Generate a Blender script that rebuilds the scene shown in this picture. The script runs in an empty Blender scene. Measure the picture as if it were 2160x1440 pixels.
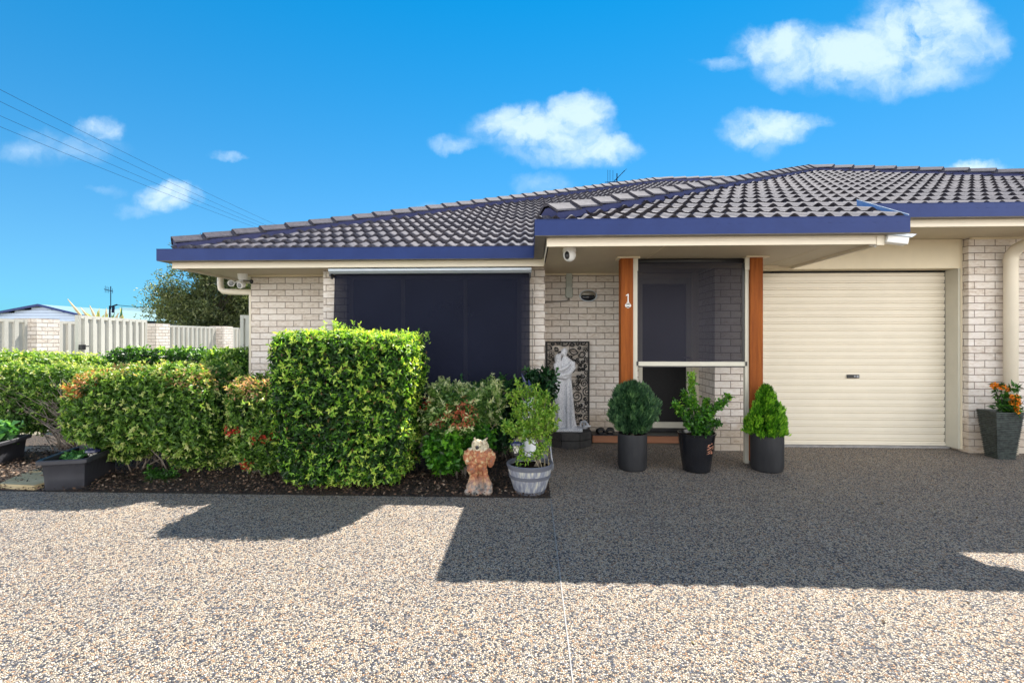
import bpy, math, random
import numpy as np
from mathutils import Vector, Matrix, noise as mnoise
random.seed(7); rng = np.random.default_rng(11)
S = bpy.context.scene
C = S.collection
R = math.radians

# ------------------------------------------------------------------ materials
def nmat(name):
    m = bpy.data.materials.new(name); m.use_nodes = True
    nt = m.node_tree; b = nt.nodes['Principled BSDF']
    return m, nt, b
def N(nt, t, **k):
    n = nt.nodes.new(t)
    for a, v in k.items():
        if a.startswith('i_'): n.inputs[a[2:].replace('_', ' ')].default_value = v
        else: setattr(n, a, v)
    return n
def ramp(nt, stops, interp='LINEAR'):
    r = nt.nodes.new('ShaderNodeValToRGB'); r.color_ramp.interpolation = interp
    e = r.color_ramp.elements
    e[0].position, e[0].color = stops[0][0], (*stops[0][1], 1)
    e[1].position, e[1].color = stops[-1][0], (*stops[-1][1], 1)
    for p, c in stops[1:-1]:
        x = e.new(p); x.color = (*c, 1)
    return r
def coords(nt, scale=(1, 1, 1), rot=(0, 0, 0), kind='pos'):
    mp = nt.nodes.new('ShaderNodeMapping'); mp.inputs['Scale'].default_value = scale; mp.inputs['Rotation'].default_value = rot
    if kind == 'pos':
        g = nt.nodes.new('ShaderNodeNewGeometry'); nt.links.new(g.outputs['Position'], mp.inputs['Vector'])
    else:
        g = nt.nodes.new('ShaderNodeTexCoord'); nt.links.new(g.outputs['Object'], mp.inputs['Vector'])
    return mp.outputs['Vector']
def bump(nt, b, src, strength=.3, dist=.01):
    bp = nt.nodes.new('ShaderNodeBump'); bp.inputs['Strength'].default_value = strength; bp.inputs['Distance'].default_value = dist
    nt.links.new(src, bp.inputs['Height']); nt.links.new(bp.outputs['Normal'], b.inputs['Normal']); return bp
def noisy(name, c1, c2, scale=8, rough=.6, bmp=.15, bscale=60, metal=0, spec=.5, stretch=(1, 1, 1), dist=.004, detail=6, lo=.3, hi=.7):
    m, nt, b = nmat(name)
    v = coords(nt, stretch)
    n = N(nt, 'ShaderNodeTexNoise', i_Scale=scale, i_Detail=detail, i_Roughness=.65); nt.links.new(v, n.inputs['Vector'])
    r = ramp(nt, [(lo, c1), (hi, c2)]); nt.links.new(n.outputs['Fac'], r.inputs['Fac']); nt.links.new(r.outputs['Color'], b.inputs['Base Color'])
    b.inputs['Roughness'].default_value = rough; b.inputs['Metallic'].default_value = metal; b.inputs['Specular IOR Level'].default_value = spec
    if bmp:
        n2 = N(nt, 'ShaderNodeTexNoise', i_Scale=bscale, i_Detail=5); nt.links.new(v, n2.inputs['Vector'])
        bump(nt, b, n2.outputs['Fac'], bmp, dist)
    return m
def sc(c, k): return tuple(min(1, x*k) for x in c)

M = {}
cream = (.70, .62, .48)
M['cream'] = noisy('cream_paint', sc((.74, .665, .53), .96), sc((.74, .665, .53), 1.03), 3, .45, .05, 30)
M['beam'] = noisy('cream_beam', (.69, .60, .43), (.76, .66, .47), 2.5, .55, .05, 30)
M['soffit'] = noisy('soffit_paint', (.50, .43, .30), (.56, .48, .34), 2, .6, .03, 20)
M['white'] = noisy('white_plastic', (.72, .72, .70), (.8, .8, .78), 5, .35, .02, 20)
M['offwhite'] = noisy('pale_aluminium', (.50, .56, .62), (.57, .62, .68), 5, .35, .02, 20, metal=.2)
M['clad'] = noisy('trim_aluminium', (.52, .49, .40), (.60, .57, .47), 3, .35, .02, 20)
M['blue'] = noisy('navy_gutter', (.010, .027, .125), (.014, .036, .155), 4, .42, .05, 12, spec=.22)
M['flash'] = noisy('flashing', (.09, .22, .50), (.12, .27, .56), 6, .3, .04, 12)
M['zinc'] = noisy('gutter_underside', (.13, .12, .11), (.20, .18, .16), 9, .55, .05, 30)
M['navy_point'] = noisy('ridge_pointing', (.025, .03, .10), (.04, .045, .13), 20, .7, .3, 80)
m, nt, b = nmat('roof_tile'); M['tile'] = m
v = coords(nt); n1 = N(nt, 'ShaderNodeTexNoise', i_Scale=40., i_Detail=8., i_Roughness=.7); nt.links.new(v, n1.inputs['Vector'])
r1 = ramp(nt, [(.3, (.036, .036, .050)), (.7, (.100, .095, .115))]); nt.links.new(n1.outputs['Fac'], r1.inputs['Fac'])
n2 = N(nt, 'ShaderNodeTexVoronoi', i_Scale=3.1); nt.links.new(v, n2.inputs['Vector']); s2 = N(nt, 'ShaderNodeSeparateColor'); nt.links.new(n2.outputs['Color'], s2.inputs[0])
n3 = N(nt, 'ShaderNodeTexNoise', i_Scale=.9, i_Detail=5.); nt.links.new(v, n3.inputs['Vector'])
av = N(nt, 'ShaderNodeMath', operation='MULTIPLY_ADD'); nt.links.new(s2.outputs[0], av.inputs[0]); av.inputs[1].default_value = .35; nt.links.new(n3.outputs['Fac'], av.inputs[2])
r2 = ramp(nt, [(.35, (.72, .72, .76)), (.65, (1., 1., 1.)), (.85, (1.25, 1.2, 1.12))]); nt.links.new(av.outputs[0], r2.inputs['Fac'])
mm = N(nt, 'ShaderNodeMix', data_type='RGBA', blend_type='MULTIPLY'); mm.inputs['Factor'].default_value = 1; nt.links.new(r1.outputs['Color'], mm.inputs['A']); nt.links.new(r2.outputs['Color'], mm.inputs['B'])
nt.links.new(mm.outputs['Result'], b.inputs['Base Color']); b.inputs['Roughness'].default_value = .8; b.inputs['Specular IOR Level'].default_value = .12; bump(nt, b, n1.outputs['Fac'], .4, .004)
M['cap'] = noisy('ridge_tile', (.046, .044, .056), (.092, .086, .102), 22, .8, .4, 160, dist=.003, spec=.12)
M['black'] = noisy('black_plastic', (.012, .012, .014), (.022, .022, .024), 10, .4, .05, 30)
M['lockb'] = noisy('lock_black', (.01, .01, .011), (.015, .015, .016), 10, .3, .0, 30)
M['lattice'] = noisy('lattice_black', (.008, .007, .007), (.014, .012, .011), 10, .6, .1, 50)
M['darkglass'] = noisy('dark_glass', (.010, .012, .018), (.014, .016, .022), 2, .08, .0)
M['screenmesh'] = noisy('security_mesh', (.004, .004, .005), (.010, .010, .011), 60, .55, .1, 200, spec=.25)
M['potblack'] = noisy('matt_black_pot', (.011, .011, .013), (.030, .030, .032), 7, .6, .12, 60, stretch=(1, 1, .3), spec=.3)
M['potgloss'] = noisy('glazed_black_pot', (.006, .006, .008), (.011, .012, .015), 7, .22, .05, 30)
M['trough'] = noisy('trough_plastic', (.026, .026, .032), (.042, .042, .050), 5, .5, .04, 40)
M['copper'] = noisy('copper_paint', (.42, .17, .10), (.50, .22, .13), 30, .5, .05, 60)
M['soil'] = noisy('potting_soil', (.006, .0045, .0035), (.045, .03, .02), 90, 1, .9, 90, dist=.02, spec=.02)
M['statue'] = None
M['pedestal'] = noisy('dark_block_stone', (.020, .019, .020), (.06, .055, .05), 9, .8, .4, 50, dist=.008)
M['sand'] = noisy('sandstone', (.40, .30, .15), (.55, .45, .27), 6, .85, .4, 50, dist=.006)
M['greyplastic'] = noisy('grey_conduit', (.36, .38, .33), (.42, .44, .38), 4, .5, .03, 30)
M['conduit'] = noisy('dark_conduit', (.22, .20, .18), (.28, .26, .23), 4, .5, .03, 30)
M['bronze'] = noisy('aged_bulkhead', (.20, .17, .12), (.42, .40, .36), 14, .4, .05, 40, metal=.4)
M['wood'] = noisy('stained_timber', (.15, .034, .007), (.33, .096, .015), 3.2, .6, .25, 20, spec=.15, stretch=(9, 9, .7), lo=.25, hi=.75)
M['stepwood'] = noisy('step_timber', (.24, .085, .035), (.36, .15, .07), 3, .55, .25, 20, stretch=(.7, 9, 9))
M['leather'] = noisy('sandal_black', (.008, .008, .009), (.016, .016, .017), 20, .25, .1, 60)
M['metalgrey'] = noisy('galvanised', (.22, .23, .25), (.34, .35, .37), 8, .4, .05, 30, metal=.6)
M['wire'] = noisy('cable', (.008, .012, .03), (.014, .02, .04), 3, .9, 0, spec=.05)
M['bark'] = noisy('bark', (.09, .065, .045), (.26, .21, .16), 14, .85, .5, 60, stretch=(1, 1, .3), dist=.01)
M['twig'] = noisy('twig', (.16, .12, .09), (.36, .31, .26), 25, .85, .2, 80)
M['barkdark'] = noisy('tree_bark', (.03, .024, .018), (.08, .065, .05), 5, .9, .5, 20, dist=.03)
M['chips'] = None
M['fence'] = noisy('fence_steel', (.46, .445, .39), (.55, .53, .47), 1.2, .4, .03, 20)
M['concrete'] = noisy('concrete', (.22, .21, .20), (.34, .32, .30), 12, .85, .3, 80)
M['farblue'] = noisy('pale_blue_wall', (.45, .55, .72), (.5, .6, .76), 3, .6, 0)
M['wallshadow'] = noisy('shaded_blue_wall', (.10, .14, .24), (.12, .16, .27), 3, .6, 0)  # darker blue puts shade into the gaps between the weatherboards
M['greenroof'] = noisy('pale_green_roof', (.13, .22, .23), (.17, .27, .28), .7, .5, 0)
M['greengutter'] = noisy('green_gutter', (.02, .16, .16), (.03, .19, .19), 3, .5, 0)
M['orange'] = noisy('orange_petal', (.75, .22, .02), (.9, .42, .05), 60, .5, 0)
M['lens'] = noisy('clear_lens', (.20, .21, .22), (.30, .31, .32), 20, .12, 0)
M['glasslamp'] = noisy('frosted_lamp', (.55, .52, .45), (.65, .62, .55), 5, .2, 0)
M['solar'] = noisy('solar_cap', (.02, .025, .07), (.035, .04, .10), 8, .25, 0)
M['dirtground'] = noisy('dry_ground', (.16, .14, .10), (.30, .27, .20), 2, .95, .3, 30, dist=.02)

def wood_variation():
    m = M['wood']; nt = m.node_tree
    return m
# statue speckle
m, nt, b = nmat('speckled_white_stone'); M['statue'] = m
v = coords(nt); n = N(nt, 'ShaderNodeTexNoise', i_Scale=140., i_Detail=3.); nt.links.new(v, n.inputs['Vector'])
r = ramp(nt, [(.38, (.30, .30, .33)), (.5, (.66, .66, .68)), (.8, (.80, .80, .80))]); nt.links.new(n.outputs['Fac'], r.inputs['Fac']); nt.links.new(r.outputs['Color'], b.inputs['Base Color'])
b.inputs['Roughness'].default_value = .85; bump(nt, b, n.outputs['Fac'], .4, .004)

# owl terracotta paint, worn in patches
m, nt, b = nmat('worn_painted_terracotta'); M['owl'] = m
v = coords(nt, kind='obj')
n = N(nt, 'ShaderNodeTexNoise', i_Scale=19., i_Detail=8., i_Roughness=.72); nt.links.new(v, n.inputs['Vector'])
r1 = ramp(nt, [(.30, (.05, .09, .10)), (.38, (.20, .12, .08)), (.46, (.32, .10, .045)), (.53, (.40, .17, .075)), (.60, (.52, .36, .18)), (.70, (.60, .53, .40))])
nt.links.new(n.outputs['Fac'], r1.inputs['Fac'])
sx = N(nt, 'ShaderNodeSeparateXYZ'); nt.links.new(v, sx.inputs[0])
def zmix(nt, zsock, lo, hi, a, bcol):
    mr = N(nt, 'ShaderNodeMapRange'); mr.inputs['From Min'].default_value = lo; mr.inputs['From Max'].default_value = hi; nt.links.new(zsock, mr.inputs['Value'])
    mx = N(nt, 'ShaderNodeMix', data_type='RGBA'); nt.links.new(mr.outputs['Result'], mx.inputs['Factor']); nt.links.new(a, mx.inputs['A'])
    if isinstance(bcol, tuple): mx.inputs['B'].default_value = (*bcol, 1)
    else: nt.links.new(bcol, mx.inputs['B'])
    return mx.outputs['Result']
za = N(nt, 'ShaderNodeMath', operation='MULTIPLY_ADD'); nt.links.new(n.outputs['Fac'], za.inputs[0]); za.inputs[1].default_value = .16; nt.links.new(sx.outputs['Z'], za.inputs[2])
rh = ramp(nt, [(.38, (.22, .13, .07)), (.5, (.50, .43, .29)), (.65, (.62, .57, .43))]); nt.links.new(n.outputs['Fac'], rh.inputs['Fac'])
col = zmix(nt, za.outputs[0], .462, .482, r1.outputs['Color'], rh.outputs['Color'])
rb = ramp(nt, [(.35, (.04, .045, .05)), (.5, (.30, .26, .22)), (.62, (.42, .22, .14)), (.75, (.5, .45, .38))]); nt.links.new(n.outputs['Fac'], rb.inputs['Fac'])
col = zmix(nt, za.outputs[0], .24, .14, col, rb.outputs['Color'])
nt.links.new(col, b.inputs['Base Color']); b.inputs['Roughness'].default_value = .8
n2 = N(nt, 'ShaderNodeTexNoise', i_Scale=55., i_Detail=6.); nt.links.new(v, n2.inputs['Vector']); bump(nt, b, n2.outputs['Fac'], .6, .01)

# brick
def brick_mat(name, ox=0., oz=0.):
    m, nt, b = nmat(name)
    g = N(nt, 'ShaderNodeNewGeometry'); s = N(nt, 'ShaderNodeSeparateXYZ'); nt.links.new(g.outputs['Position'], s.inputs[0])
    ad = N(nt, 'ShaderNodeMath', operation='ADD'); nt.links.new(s.outputs['X'], ad.inputs[0]); nt.links.new(s.outputs['Y'], ad.inputs[1])
    wn = N(nt, 'ShaderNodeTexNoise', i_Scale=9., i_Detail=3.); nt.links.new(g.outputs['Position'], wn.inputs['Vector'])
    wz = N(nt, 'ShaderNodeMath', operation='MULTIPLY_ADD'); nt.links.new(wn.outputs['Fac'], wz.inputs[0]); wz.inputs[1].default_value = .008; nt.links.new(s.outputs['Z'], wz.inputs[2])
    a2 = N(nt, 'ShaderNodeMath', operation='ADD'); nt.links.new(ad.outputs[0], a2.inputs[0]); a2.inputs[1].default_value = ox + 40.
    z2 = N(nt, 'ShaderNodeMath', operation='ADD'); nt.links.new(wz.outputs[0], z2.inputs[0]); z2.inputs[1].default_value = oz + 8.6
    cb = N(nt, 'ShaderNodeCombineXYZ'); nt.links.new(a2.outputs[0], cb.inputs[0]); nt.links.new(z2.outputs[0], cb.inputs[1])
    bt = N(nt, 'ShaderNodeTexBrick', offset=.5)
    bt.inputs['Scale'].default_value = 1; bt.inputs['Brick Width'].default_value = .24; bt.inputs['Row Height'].default_value = .086
    bt.inputs['Mortar Size'].default_value = .0052; bt.inputs['Mortar Smooth'].default_value = .25; bt.inputs['Bias'].default_value = 0
    bt.inputs['Color1'].default_value = (0, 0, 0, 1); bt.inputs['Color2'].default_value = (1, 1, 1, 1); bt.inputs['Mortar'].default_value = (.5, .5, .5, 1)
    nt.links.new(cb.outputs[0], bt.inputs['Vector'])
    n = N(nt, 'ShaderNodeTexNoise', i_Scale=16., i_Detail=7., i_Roughness=.7); 
    mp = N(nt, 'ShaderNodeMapping'); mp.inputs['Scale'].default_value = (1, 1, 3.2); nt.links.new(g.outputs['Position'], mp.inputs['Vector']); nt.links.new(mp.outputs[0], n.inputs['Vector'])
    ma = N(nt, 'ShaderNodeMath', operation='MULTIPLY_ADD'); nt.links.new(bt.outputs['Color'], ma.inputs[0]); ma.inputs[1].default_value = .16; nt.links.new(n.outputs['Fac'], ma.inputs[2])
    r = ramp(nt, [(.34, (.44, .345, .27)), (.46, (.62, .54, .46)), (.58, (.72, .65, .58)), (.80, (.80, .75, .70))]); nt.links.new(ma.outputs[0], r.inputs['Fac'])
    sl = N(nt, 'ShaderNodeTexNoise', i_Scale=5., i_Detail=7.); nt.links.new(g.outputs['Position'], sl.inputs['Vector'])
    sm_ = N(nt, 'ShaderNodeMath', operation='MULTIPLY_ADD'); nt.links.new(sl.outputs['Fac'], sm_.inputs[0]); sm_.inputs[1].default_value = -.5; nt.links.new(s.outputs['Z'], sm_.inputs[2])
    sr = ramp(nt, [(.0, (.72, .66, .58)), (.16, (1, 1, 1))]); nt.links.new(sm_.outputs[0], sr.inputs['Fac'])
    mm = N(nt, 'ShaderNodeMix', data_type='RGBA', blend_type='MULTIPLY'); mm.inputs['Factor'].default_value = 1; nt.links.new(r.outputs['Color'], mm.inputs['A']); nt.links.new(sr.outputs['Color'], mm.inputs['B'])
    mx = N(nt, 'ShaderNodeMix', data_type='RGBA'); nt.links.new(bt.outputs['Fac'], mx.inputs['Factor']); nt.links.new(mm.outputs['Result'], mx.inputs['A']); mx.inputs['B'].default_value = (.27, .22, .18, 1)
    nt.links.new(mx.outputs['Result'], b.inputs['Base Color']); b.inputs['Roughness'].default_value = .9
    inv = N(nt, 'ShaderNodeMath', operation='MULTIPLY_ADD'); nt.links.new(bt.outputs['Fac'], inv.inputs[0]); inv.inputs[1].default_value = -1.5; nt.links.new(n.outputs['Fac'], inv.inputs[2])
    bump(nt, b, inv.outputs[0], .8, .012)
    return m
M['brick'] = brick_mat('cream_brick', ox=.01, oz=.0)

# exposed aggregate
def aggregate(name, scale, cols, gap, bs, mul=1.):
    m, nt, b = nmat(name)
    v0 = coords(nt, (1, 1, 1))
    dn = N(nt, 'ShaderNodeTexNoise', i_Scale=30., i_Detail=2.); nt.links.new(v0, dn.inputs['Vector'])
    va = N(nt, 'ShaderNodeVectorMath', operation='MULTIPLY_ADD'); nt.links.new(dn.outputs['Color'], va.inputs[0]); va.inputs[1].default_value = (.012, .012, 0); nt.links.new(v0, va.inputs[2])
    vo = N(nt, 'ShaderNodeTexVoronoi', feature='F1', i_Scale=scale); nt.links.new(va.outputs[0], vo.inputs['Vector'])
    ve = N(nt, 'ShaderNodeTexVoronoi', feature='DISTANCE_TO_EDGE', i_Scale=scale); nt.links.new(va.outputs[0], ve.inputs['Vector'])
    sp = N(nt, 'ShaderNodeSeparateColor'); nt.links.new(vo.outputs['Color'], sp.inputs[0])
    r = ramp(nt, [(i/(len(cols)-1)*.98, sc(c, mul)) for i, c in enumerate(cols)], 'CONSTANT'); nt.links.new(sp.outputs[0], r.inputs['Fac'])
    # patchy tone
    ln = N(nt, 'ShaderNodeTexNoise', i_Scale=1.7, i_Detail=9., i_Roughness=.72); nt.links.new(v0, ln.inputs['Vector'])
    lr = ramp(nt, [(.25, (.66, .66, .70)), (.45, (.92, .91, .92)), (.75, (1.12, 1.07, 1.0))]); nt.links.new(ln.outputs['Fac'], lr.inputs['Fac'])
    mm = N(nt, 'ShaderNodeMix', data_type='RGBA', blend_type='MULTIPLY'); mm.inputs['Factor'].default_value = 1
    nt.links.new(r.outputs['Color'], mm.inputs['A']); nt.links.new(lr.outputs['Color'], mm.inputs['B'])
    er = ramp(nt, [(.02, (0, 0, 0)), (.16, (1, 1, 1))]); nt.links.new(ve.outputs['Distance'], er.inputs['Fac'])
    mx = N(nt, 'ShaderNodeMix', data_type='RGBA'); nt.links.new(er.outputs['Color'], mx.inputs['Factor']); mx.inputs['A'].default_value = (*gap, 1); nt.links.new(mm.outputs['Result'], mx.inputs['B'])
    nt.links.new(mx.outputs['Result'], b.inputs['Base Color']); b.inputs['Roughness'].default_value = .7
    ht = N(nt, 'ShaderNodeMath', operation='MINIMUM'); nt.links.new(ve.outputs['Distance'], ht.inputs[0]); ht.inputs[1].default_value = .35
    hs = N(nt, 'ShaderNodeMath', operation='MULTIPLY_ADD'); nt.links.new(sp.outputs[1], hs.inputs[0]); hs.inputs[1].default_value = .25; nt.links.new(ht.outputs[0], hs.inputs[2])
    bump(nt, b, hs.outputs[0], bs, .02)
    return m
M['drive'] = aggregate('exposed_aggregate', 110, [(.54, .43, .31), (.20, .18, .17), (.60, .51, .39), (.05, .055, .07), (.56, .45, .32), (.44, .26, .14), (.64, .57, .48), (.11, .12, .15), (.50, .39, .27), (.62, .55, .44), (.035, .035, .045), (.60, .49, .35), (.58, .50, .40)], (.05, .045, .045), .95, 1.08)
M['mulchbase'] = aggregate('mulch_soil', 55, [(.05, .03, .02), (.02, .014, .01), (.12, .075, .045), (.03, .02, .015), (.08, .05, .03), (.16, .11, .07)], (.008, .006, .005), 1.0)

# leaf material using each leaf's own colour
def leaf_mat(name, trans=.35, rough=.38):
    m, nt, b = nmat(name)
    at = N(nt, 'ShaderNodeAttribute', attribute_name='leafcol')
    nt.links.new(at.outputs['Color'], b.inputs['Base Color']); b.inputs['Roughness'].default_value = rough; b.inputs['Specular IOR Level'].default_value = .45
    tr = N(nt, 'ShaderNodeBsdfTranslucent'); tm = N(nt, 'ShaderNodeMix', data_type='RGBA', blend_type='MULTIPLY'); tm.inputs['Factor'].default_value = 1
    nt.links.new(at.outputs['Color'], tm.inputs['A']); tm.inputs['B'].default_value = (1.9, 1.9, .8, 1)
    nt.links.new(tm.outputs['Result'], tr.inputs['Color'])
    mx = N(nt, 'ShaderNodeMixShader'); mx.inputs[0].default_value = trans
    nt.links.new(b.outputs[0], mx.inputs[1]); nt.links.new(tr.outputs[0], mx.inputs[2])
    nt.links.new(mx.outputs[0], nt.nodes['Material Output'].inputs['Surface'])
    return m
M['leaf'] = leaf_mat('leaf')
M['chips'] = leaf_mat('bark_chip', 0.0, .9)

# shade cloth: see-through weave
def cloth(name, c, tfac):
    m, nt, b = nmat(name)
    v = coords(nt, (1, 1, 1))
    n = N(nt, 'ShaderNodeTexNoise', i_Scale=1.5, i_Detail=4.); nt.links.new(v, n.inputs['Vector'])
    r = ramp(nt, [(.3, sc(c, .9)), (.7, sc(c, 1.15))]); nt.links.new(n.outputs['Fac'], r.inputs['Fac']); nt.links.new(r.outputs['Color'], b.inputs['Base Color'])
    b.inputs['Roughness'].default_value = .8; b.inputs['Specular IOR Level'].default_value = .08
    t = N(nt, 'ShaderNodeBsdfTransparent'); mx = N(nt, 'ShaderNodeMixShader')
    w = N(nt, 'ShaderNodeTexNoise', i_Scale=420., i_Detail=1.); nt.links.new(v, w.inputs['Vector'])
    wm = N(nt, 'ShaderNodeMath', operation='MULTIPLY_ADD'); nt.links.new(w.outputs['Fac'], wm.inputs[0]); wm.inputs[1].default_value = .1; wm.inputs[2].default_value = tfac-.05
    nt.links.new(wm.outputs[0], mx.inputs[0]); nt.links.new(b.outputs[0], mx.inputs[1]); nt.links.new(t.outputs[0], mx.inputs[2])
    nt.links.new(mx.outputs[0], nt.nodes['Material Output'].inputs['Surface'])
    return m
M['cloth_big'] = cloth('navy_shade_cloth', (.012, .014, .027), .075)
M['cloth_porch'] = cloth('charcoal_shade_cloth', (.026, .026, .036), .14)

# barrel staves
m, nt, b = nmat('weathered_staves'); M['stave'] = m
v = coords(nt, (22, 22, 1.6), kind='obj'); n = N(nt, 'ShaderNodeTexNoise', i_Scale=1.6, i_Detail=5.); nt.links.new(v, n.inputs['Vector'])
r = ramp(nt, [(.30, (.13, .14, .18)), (.50, (.24, .25, .29)), (.62, (.42, .41, .37)), (.72, (.60, .56, .44))]); nt.links.new(n.outputs['Fac'], r.inputs['Fac']); nt.links.new(r.outputs['Color'], b.inputs['Base Color'])
b.inputs['Roughness'].default_value = .7; bump(nt, b, n.outputs['Fac'], .3, .004)
M['band'] = noisy('barrel_band', (.10, .105, .13), (.15, .155, .18), 8, .5, .05, 40)
M['ribpot'] = noisy('green_black_glaze', (.006, .009, .009), (.075, .095, .085), 26, .4, .3, 60, lo=.35, hi=.75)

# ------------------------------------------------------------------ mesh builder
WLOC = {}
class MB:
    def __init__(s): s.v = []; s.f = []; s.cuts = []
    def cut(s): s.cuts.append((len(s.v), len(s.f))); return s
    def quad(s, a, b, c, d):
        i = len(s.v); s.v += [tuple(a), tuple(b), tuple(c), tuple(d)]; s.f.append((i, i+1, i+2, i+3)); return s
    def poly(s, pts):
        i = len(s.v); s.v += [tuple(p) for p in pts]; s.f.append(tuple(range(i, i+len(pts)))); return s
    def box(s, x0, x1, y0, y1, z0, z1, bev=0):
        if x0 > x1: x0, x1 = x1, x0
        if y0 > y1: y0, y1 = y1, y0
        i = len(s.v)
        s.v += [(x0, y0, z0), (x1, y0, z0), (x1, y1, z0), (x0, y1, z0), (x0, y0, z1), (x1, y0, z1), (x1, y1, z1), (x0, y1, z1)]
        s.f += [(i, i+3, i+2, i+1), (i+4, i+5, i+6, i+7), (i, i+1, i+5, i+4), (i+1, i+2, i+6, i+5), (i+2, i+3, i+7, i+6), (i+3, i, i+4, i+7)]
        return s
    def prism(s, pts, axis, a, b):
        """extrude 2d outline pts along axis ('x','y','z') from a to b"""
        def P(p, t): return {'x': (t, p[0], p[1]), 'y': (p[0], t, p[1]), 'z': (p[0], p[1], t)}[axis]
        i = len(s.v); n = len(pts)
        s.v += [P(p, a) for p in pts] + [P(p, b) for p in pts]
        s.f += [tuple(range(i, i+n))[::-1], tuple(range(i+n, i+2*n))]
        s.f += [(i+k, i+(k+1) % n, i+n+(k+1) % n, i+n+k) for k in range(n)]
        return s
    def tube(s, pts, r, n=8, closed=False, cap=True):
        pts = [Vector(p) for p in pts]; m = len(pts)
        rs = r if hasattr(r, '__len__') else [r]*m
        i0 = len(s.v); up = Vector((0, 0, 1)); prev = None
        for k, p in enumerate(pts):
            if closed: t = pts[(k+1) % m] - pts[k-1]
            else: t = pts[min(k+1, m-1)] - pts[max(k-1, 0)]
            if t.length < 1e-9: t = Vector((0, 0, 1))
            t.normalize()
            if prev is None:
                a = t.cross(up)
                if a.length < .05: a = t.cross(Vector((1, 0, 0)))
            else: a = prev - t*prev.dot(t)
            a.normalize(); prev = a; b = t.cross(a)
            for j in range(n):
                th = 2*math.pi*j/n
                s.v.append(tuple(p + (a*math.cos(th)+b*math.sin(th))*rs[k]))
        seg = m if closed else m-1
        for k in range(seg):
            for j in range(n):
                a0 = i0+k*n; a1 = i0+((k+1) % m)*n
                s.f.append((a0+j, a0+(j+1) % n, a1+(j+1) % n, a1+j))
        if cap and not closed:
            s.f.append(tuple(i0+j for j in range(n))[::-1]); s.f.append(tuple(i0+(m-1)*n+j for j in range(n)))
        return s
    def lathe(s, prof, c=(0, 0, 0), n=32, fn=None, cap=True):
        i0 = len(s.v); m = len(prof)
        for (r, z) in prof:
            for j in range(n):
                th = 2*math.pi*j/n; rr = r*(fn(th, z) if fn else 1)
                s.v.append((c[0]+rr*math.cos(th), c[1]+rr*math.sin(th), c[2]+z))
        for k in range(m-1):
            for j in range(n):
                s.f.append((i0+k*n+j, i0+k*n+(j+1) % n, i0+(k+1)*n+(j+1) % n, i0+(k+1)*n+j))
        if cap and prof[0][0] > 1e-6: s.f.append(tuple(i0+j for j in range(n))[::-1])
        if cap and prof[-1][0] > 1e-6: s.f.append(tuple(i0+(m-1)*n+j for j in range(n)))
        return s
    def ball(s, c, r, n=16, m=10, rot=None):
        r = r if hasattr(r, '__len__') else (r, r, r); i0 = len(s.v)
        for k in range(m+1):
            ph = math.pi*k/m - math.pi/2
            for j in range(n):
                th = 2*math.pi*j/n
                p = Vector((r[0]*math.cos(ph)*math.cos(th), r[1]*math.cos(ph)*math.sin(th), r[2]*math.sin(ph)))
                if rot is not None: p = rot @ p
                s.v.append((c[0]+p.x, c[1]+p.y, c[2]+p.z))
        for k in range(m):
            for j in range(n): s.f.append((i0+k*n+j, i0+k*n+(j+1) % n, i0+(k+1)*n+(j+1) % n, i0+(k+1)*n+j))
        return s
    def xform(s, mat, start=0):
        s.v[start:] = [tuple(mat @ Vector(p)) for p in s.v[start:]]; return s
    def build(s, name, mat, parent=None, smooth=False, loc=None, bevel=0, mat2=None):
        if s.cuts:                      # one object for each separate piece
            out = None; a = (0, 0)
            for c in s.cuts + [(len(s.v), len(s.f))]:
                q = MB(); q.v = s.v[a[0]:c[0]]; q.f = [tuple(i-a[0] for i in f) for f in s.f[a[1]:c[1]]]
                if q.f:
                    o = q.build(name, mat, parent, smooth, loc, bevel); out = out or o
                a = c
            return out
        o0 = Vector(WLOC[parent.name]) if parent else Vector(loc or (0, 0, 0))
        me = bpy.data.meshes.new(name); me.from_pydata([(x-o0.x, y-o0.y, z-o0.z) for x, y, z in s.v], [], s.f); me.validate(); me.update()
        me.materials.append(mat)
        o = bpy.data.objects.new(name, me); C.objects.link(o)
        if smooth:
            me.polygons.foreach_set('use_smooth', [True]*len(me.polygons))
            if smooth == 'auto':
                md = o.modifiers.new('ws', 'EDGE_SPLIT'); md.split_angle = R(38)
        if bevel:
            bm_ = o.modifiers.new('bv', 'BEVEL'); bm_.width = bevel; bm_.segments = 2; bm_.limit_method = 'ANGLE'; bm_.harden_normals = False
        if parent: o.parent = parent
        else: o.location = o0
        WLOC[o.name] = tuple(o0)
        return o
def tag(o, label=None, cat=None, group=None, kind=None):
    if label: o['label'] = label
    if cat: o['category'] = cat
    if group: o['group'] = group
    if kind: o['kind'] = kind
    return o
def thing(name, label, cat, loc, group=None):
    o = bpy.data.objects.new(name, None); C.objects.link(o); o.location = loc; o.empty_display_size = .1
    WLOC[o.name] = tuple(loc); return tag(o, label, cat, group)
def blend(mb, name, mat, parent=None, loc=None, voxel=.01, smooth=4, factor=.5):
    """union of overlapping solids into one continuous surface"""
    o = mb.build(name, mat, parent, True, loc)
    a = o.modifiers.new('r', 'REMESH'); a.mode = 'VOXEL'; a.voxel_size = voxel; a.use_smooth_shade = True
    b_ = o.modifiers.new('s', 'SMOOTH'); b_.iterations = smooth; b_.factor = factor
    dg = bpy.context.evaluated_depsgraph_get(); me = bpy.data.meshes.new_from_object(o.evaluated_get(dg))
    o.modifiers.clear(); old = o.data; o.data = me; bpy.data.meshes.remove(old); me.name = name
    me.polygons.foreach_set('use_smooth', [True]*len(me.polygons))
    return o

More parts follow.
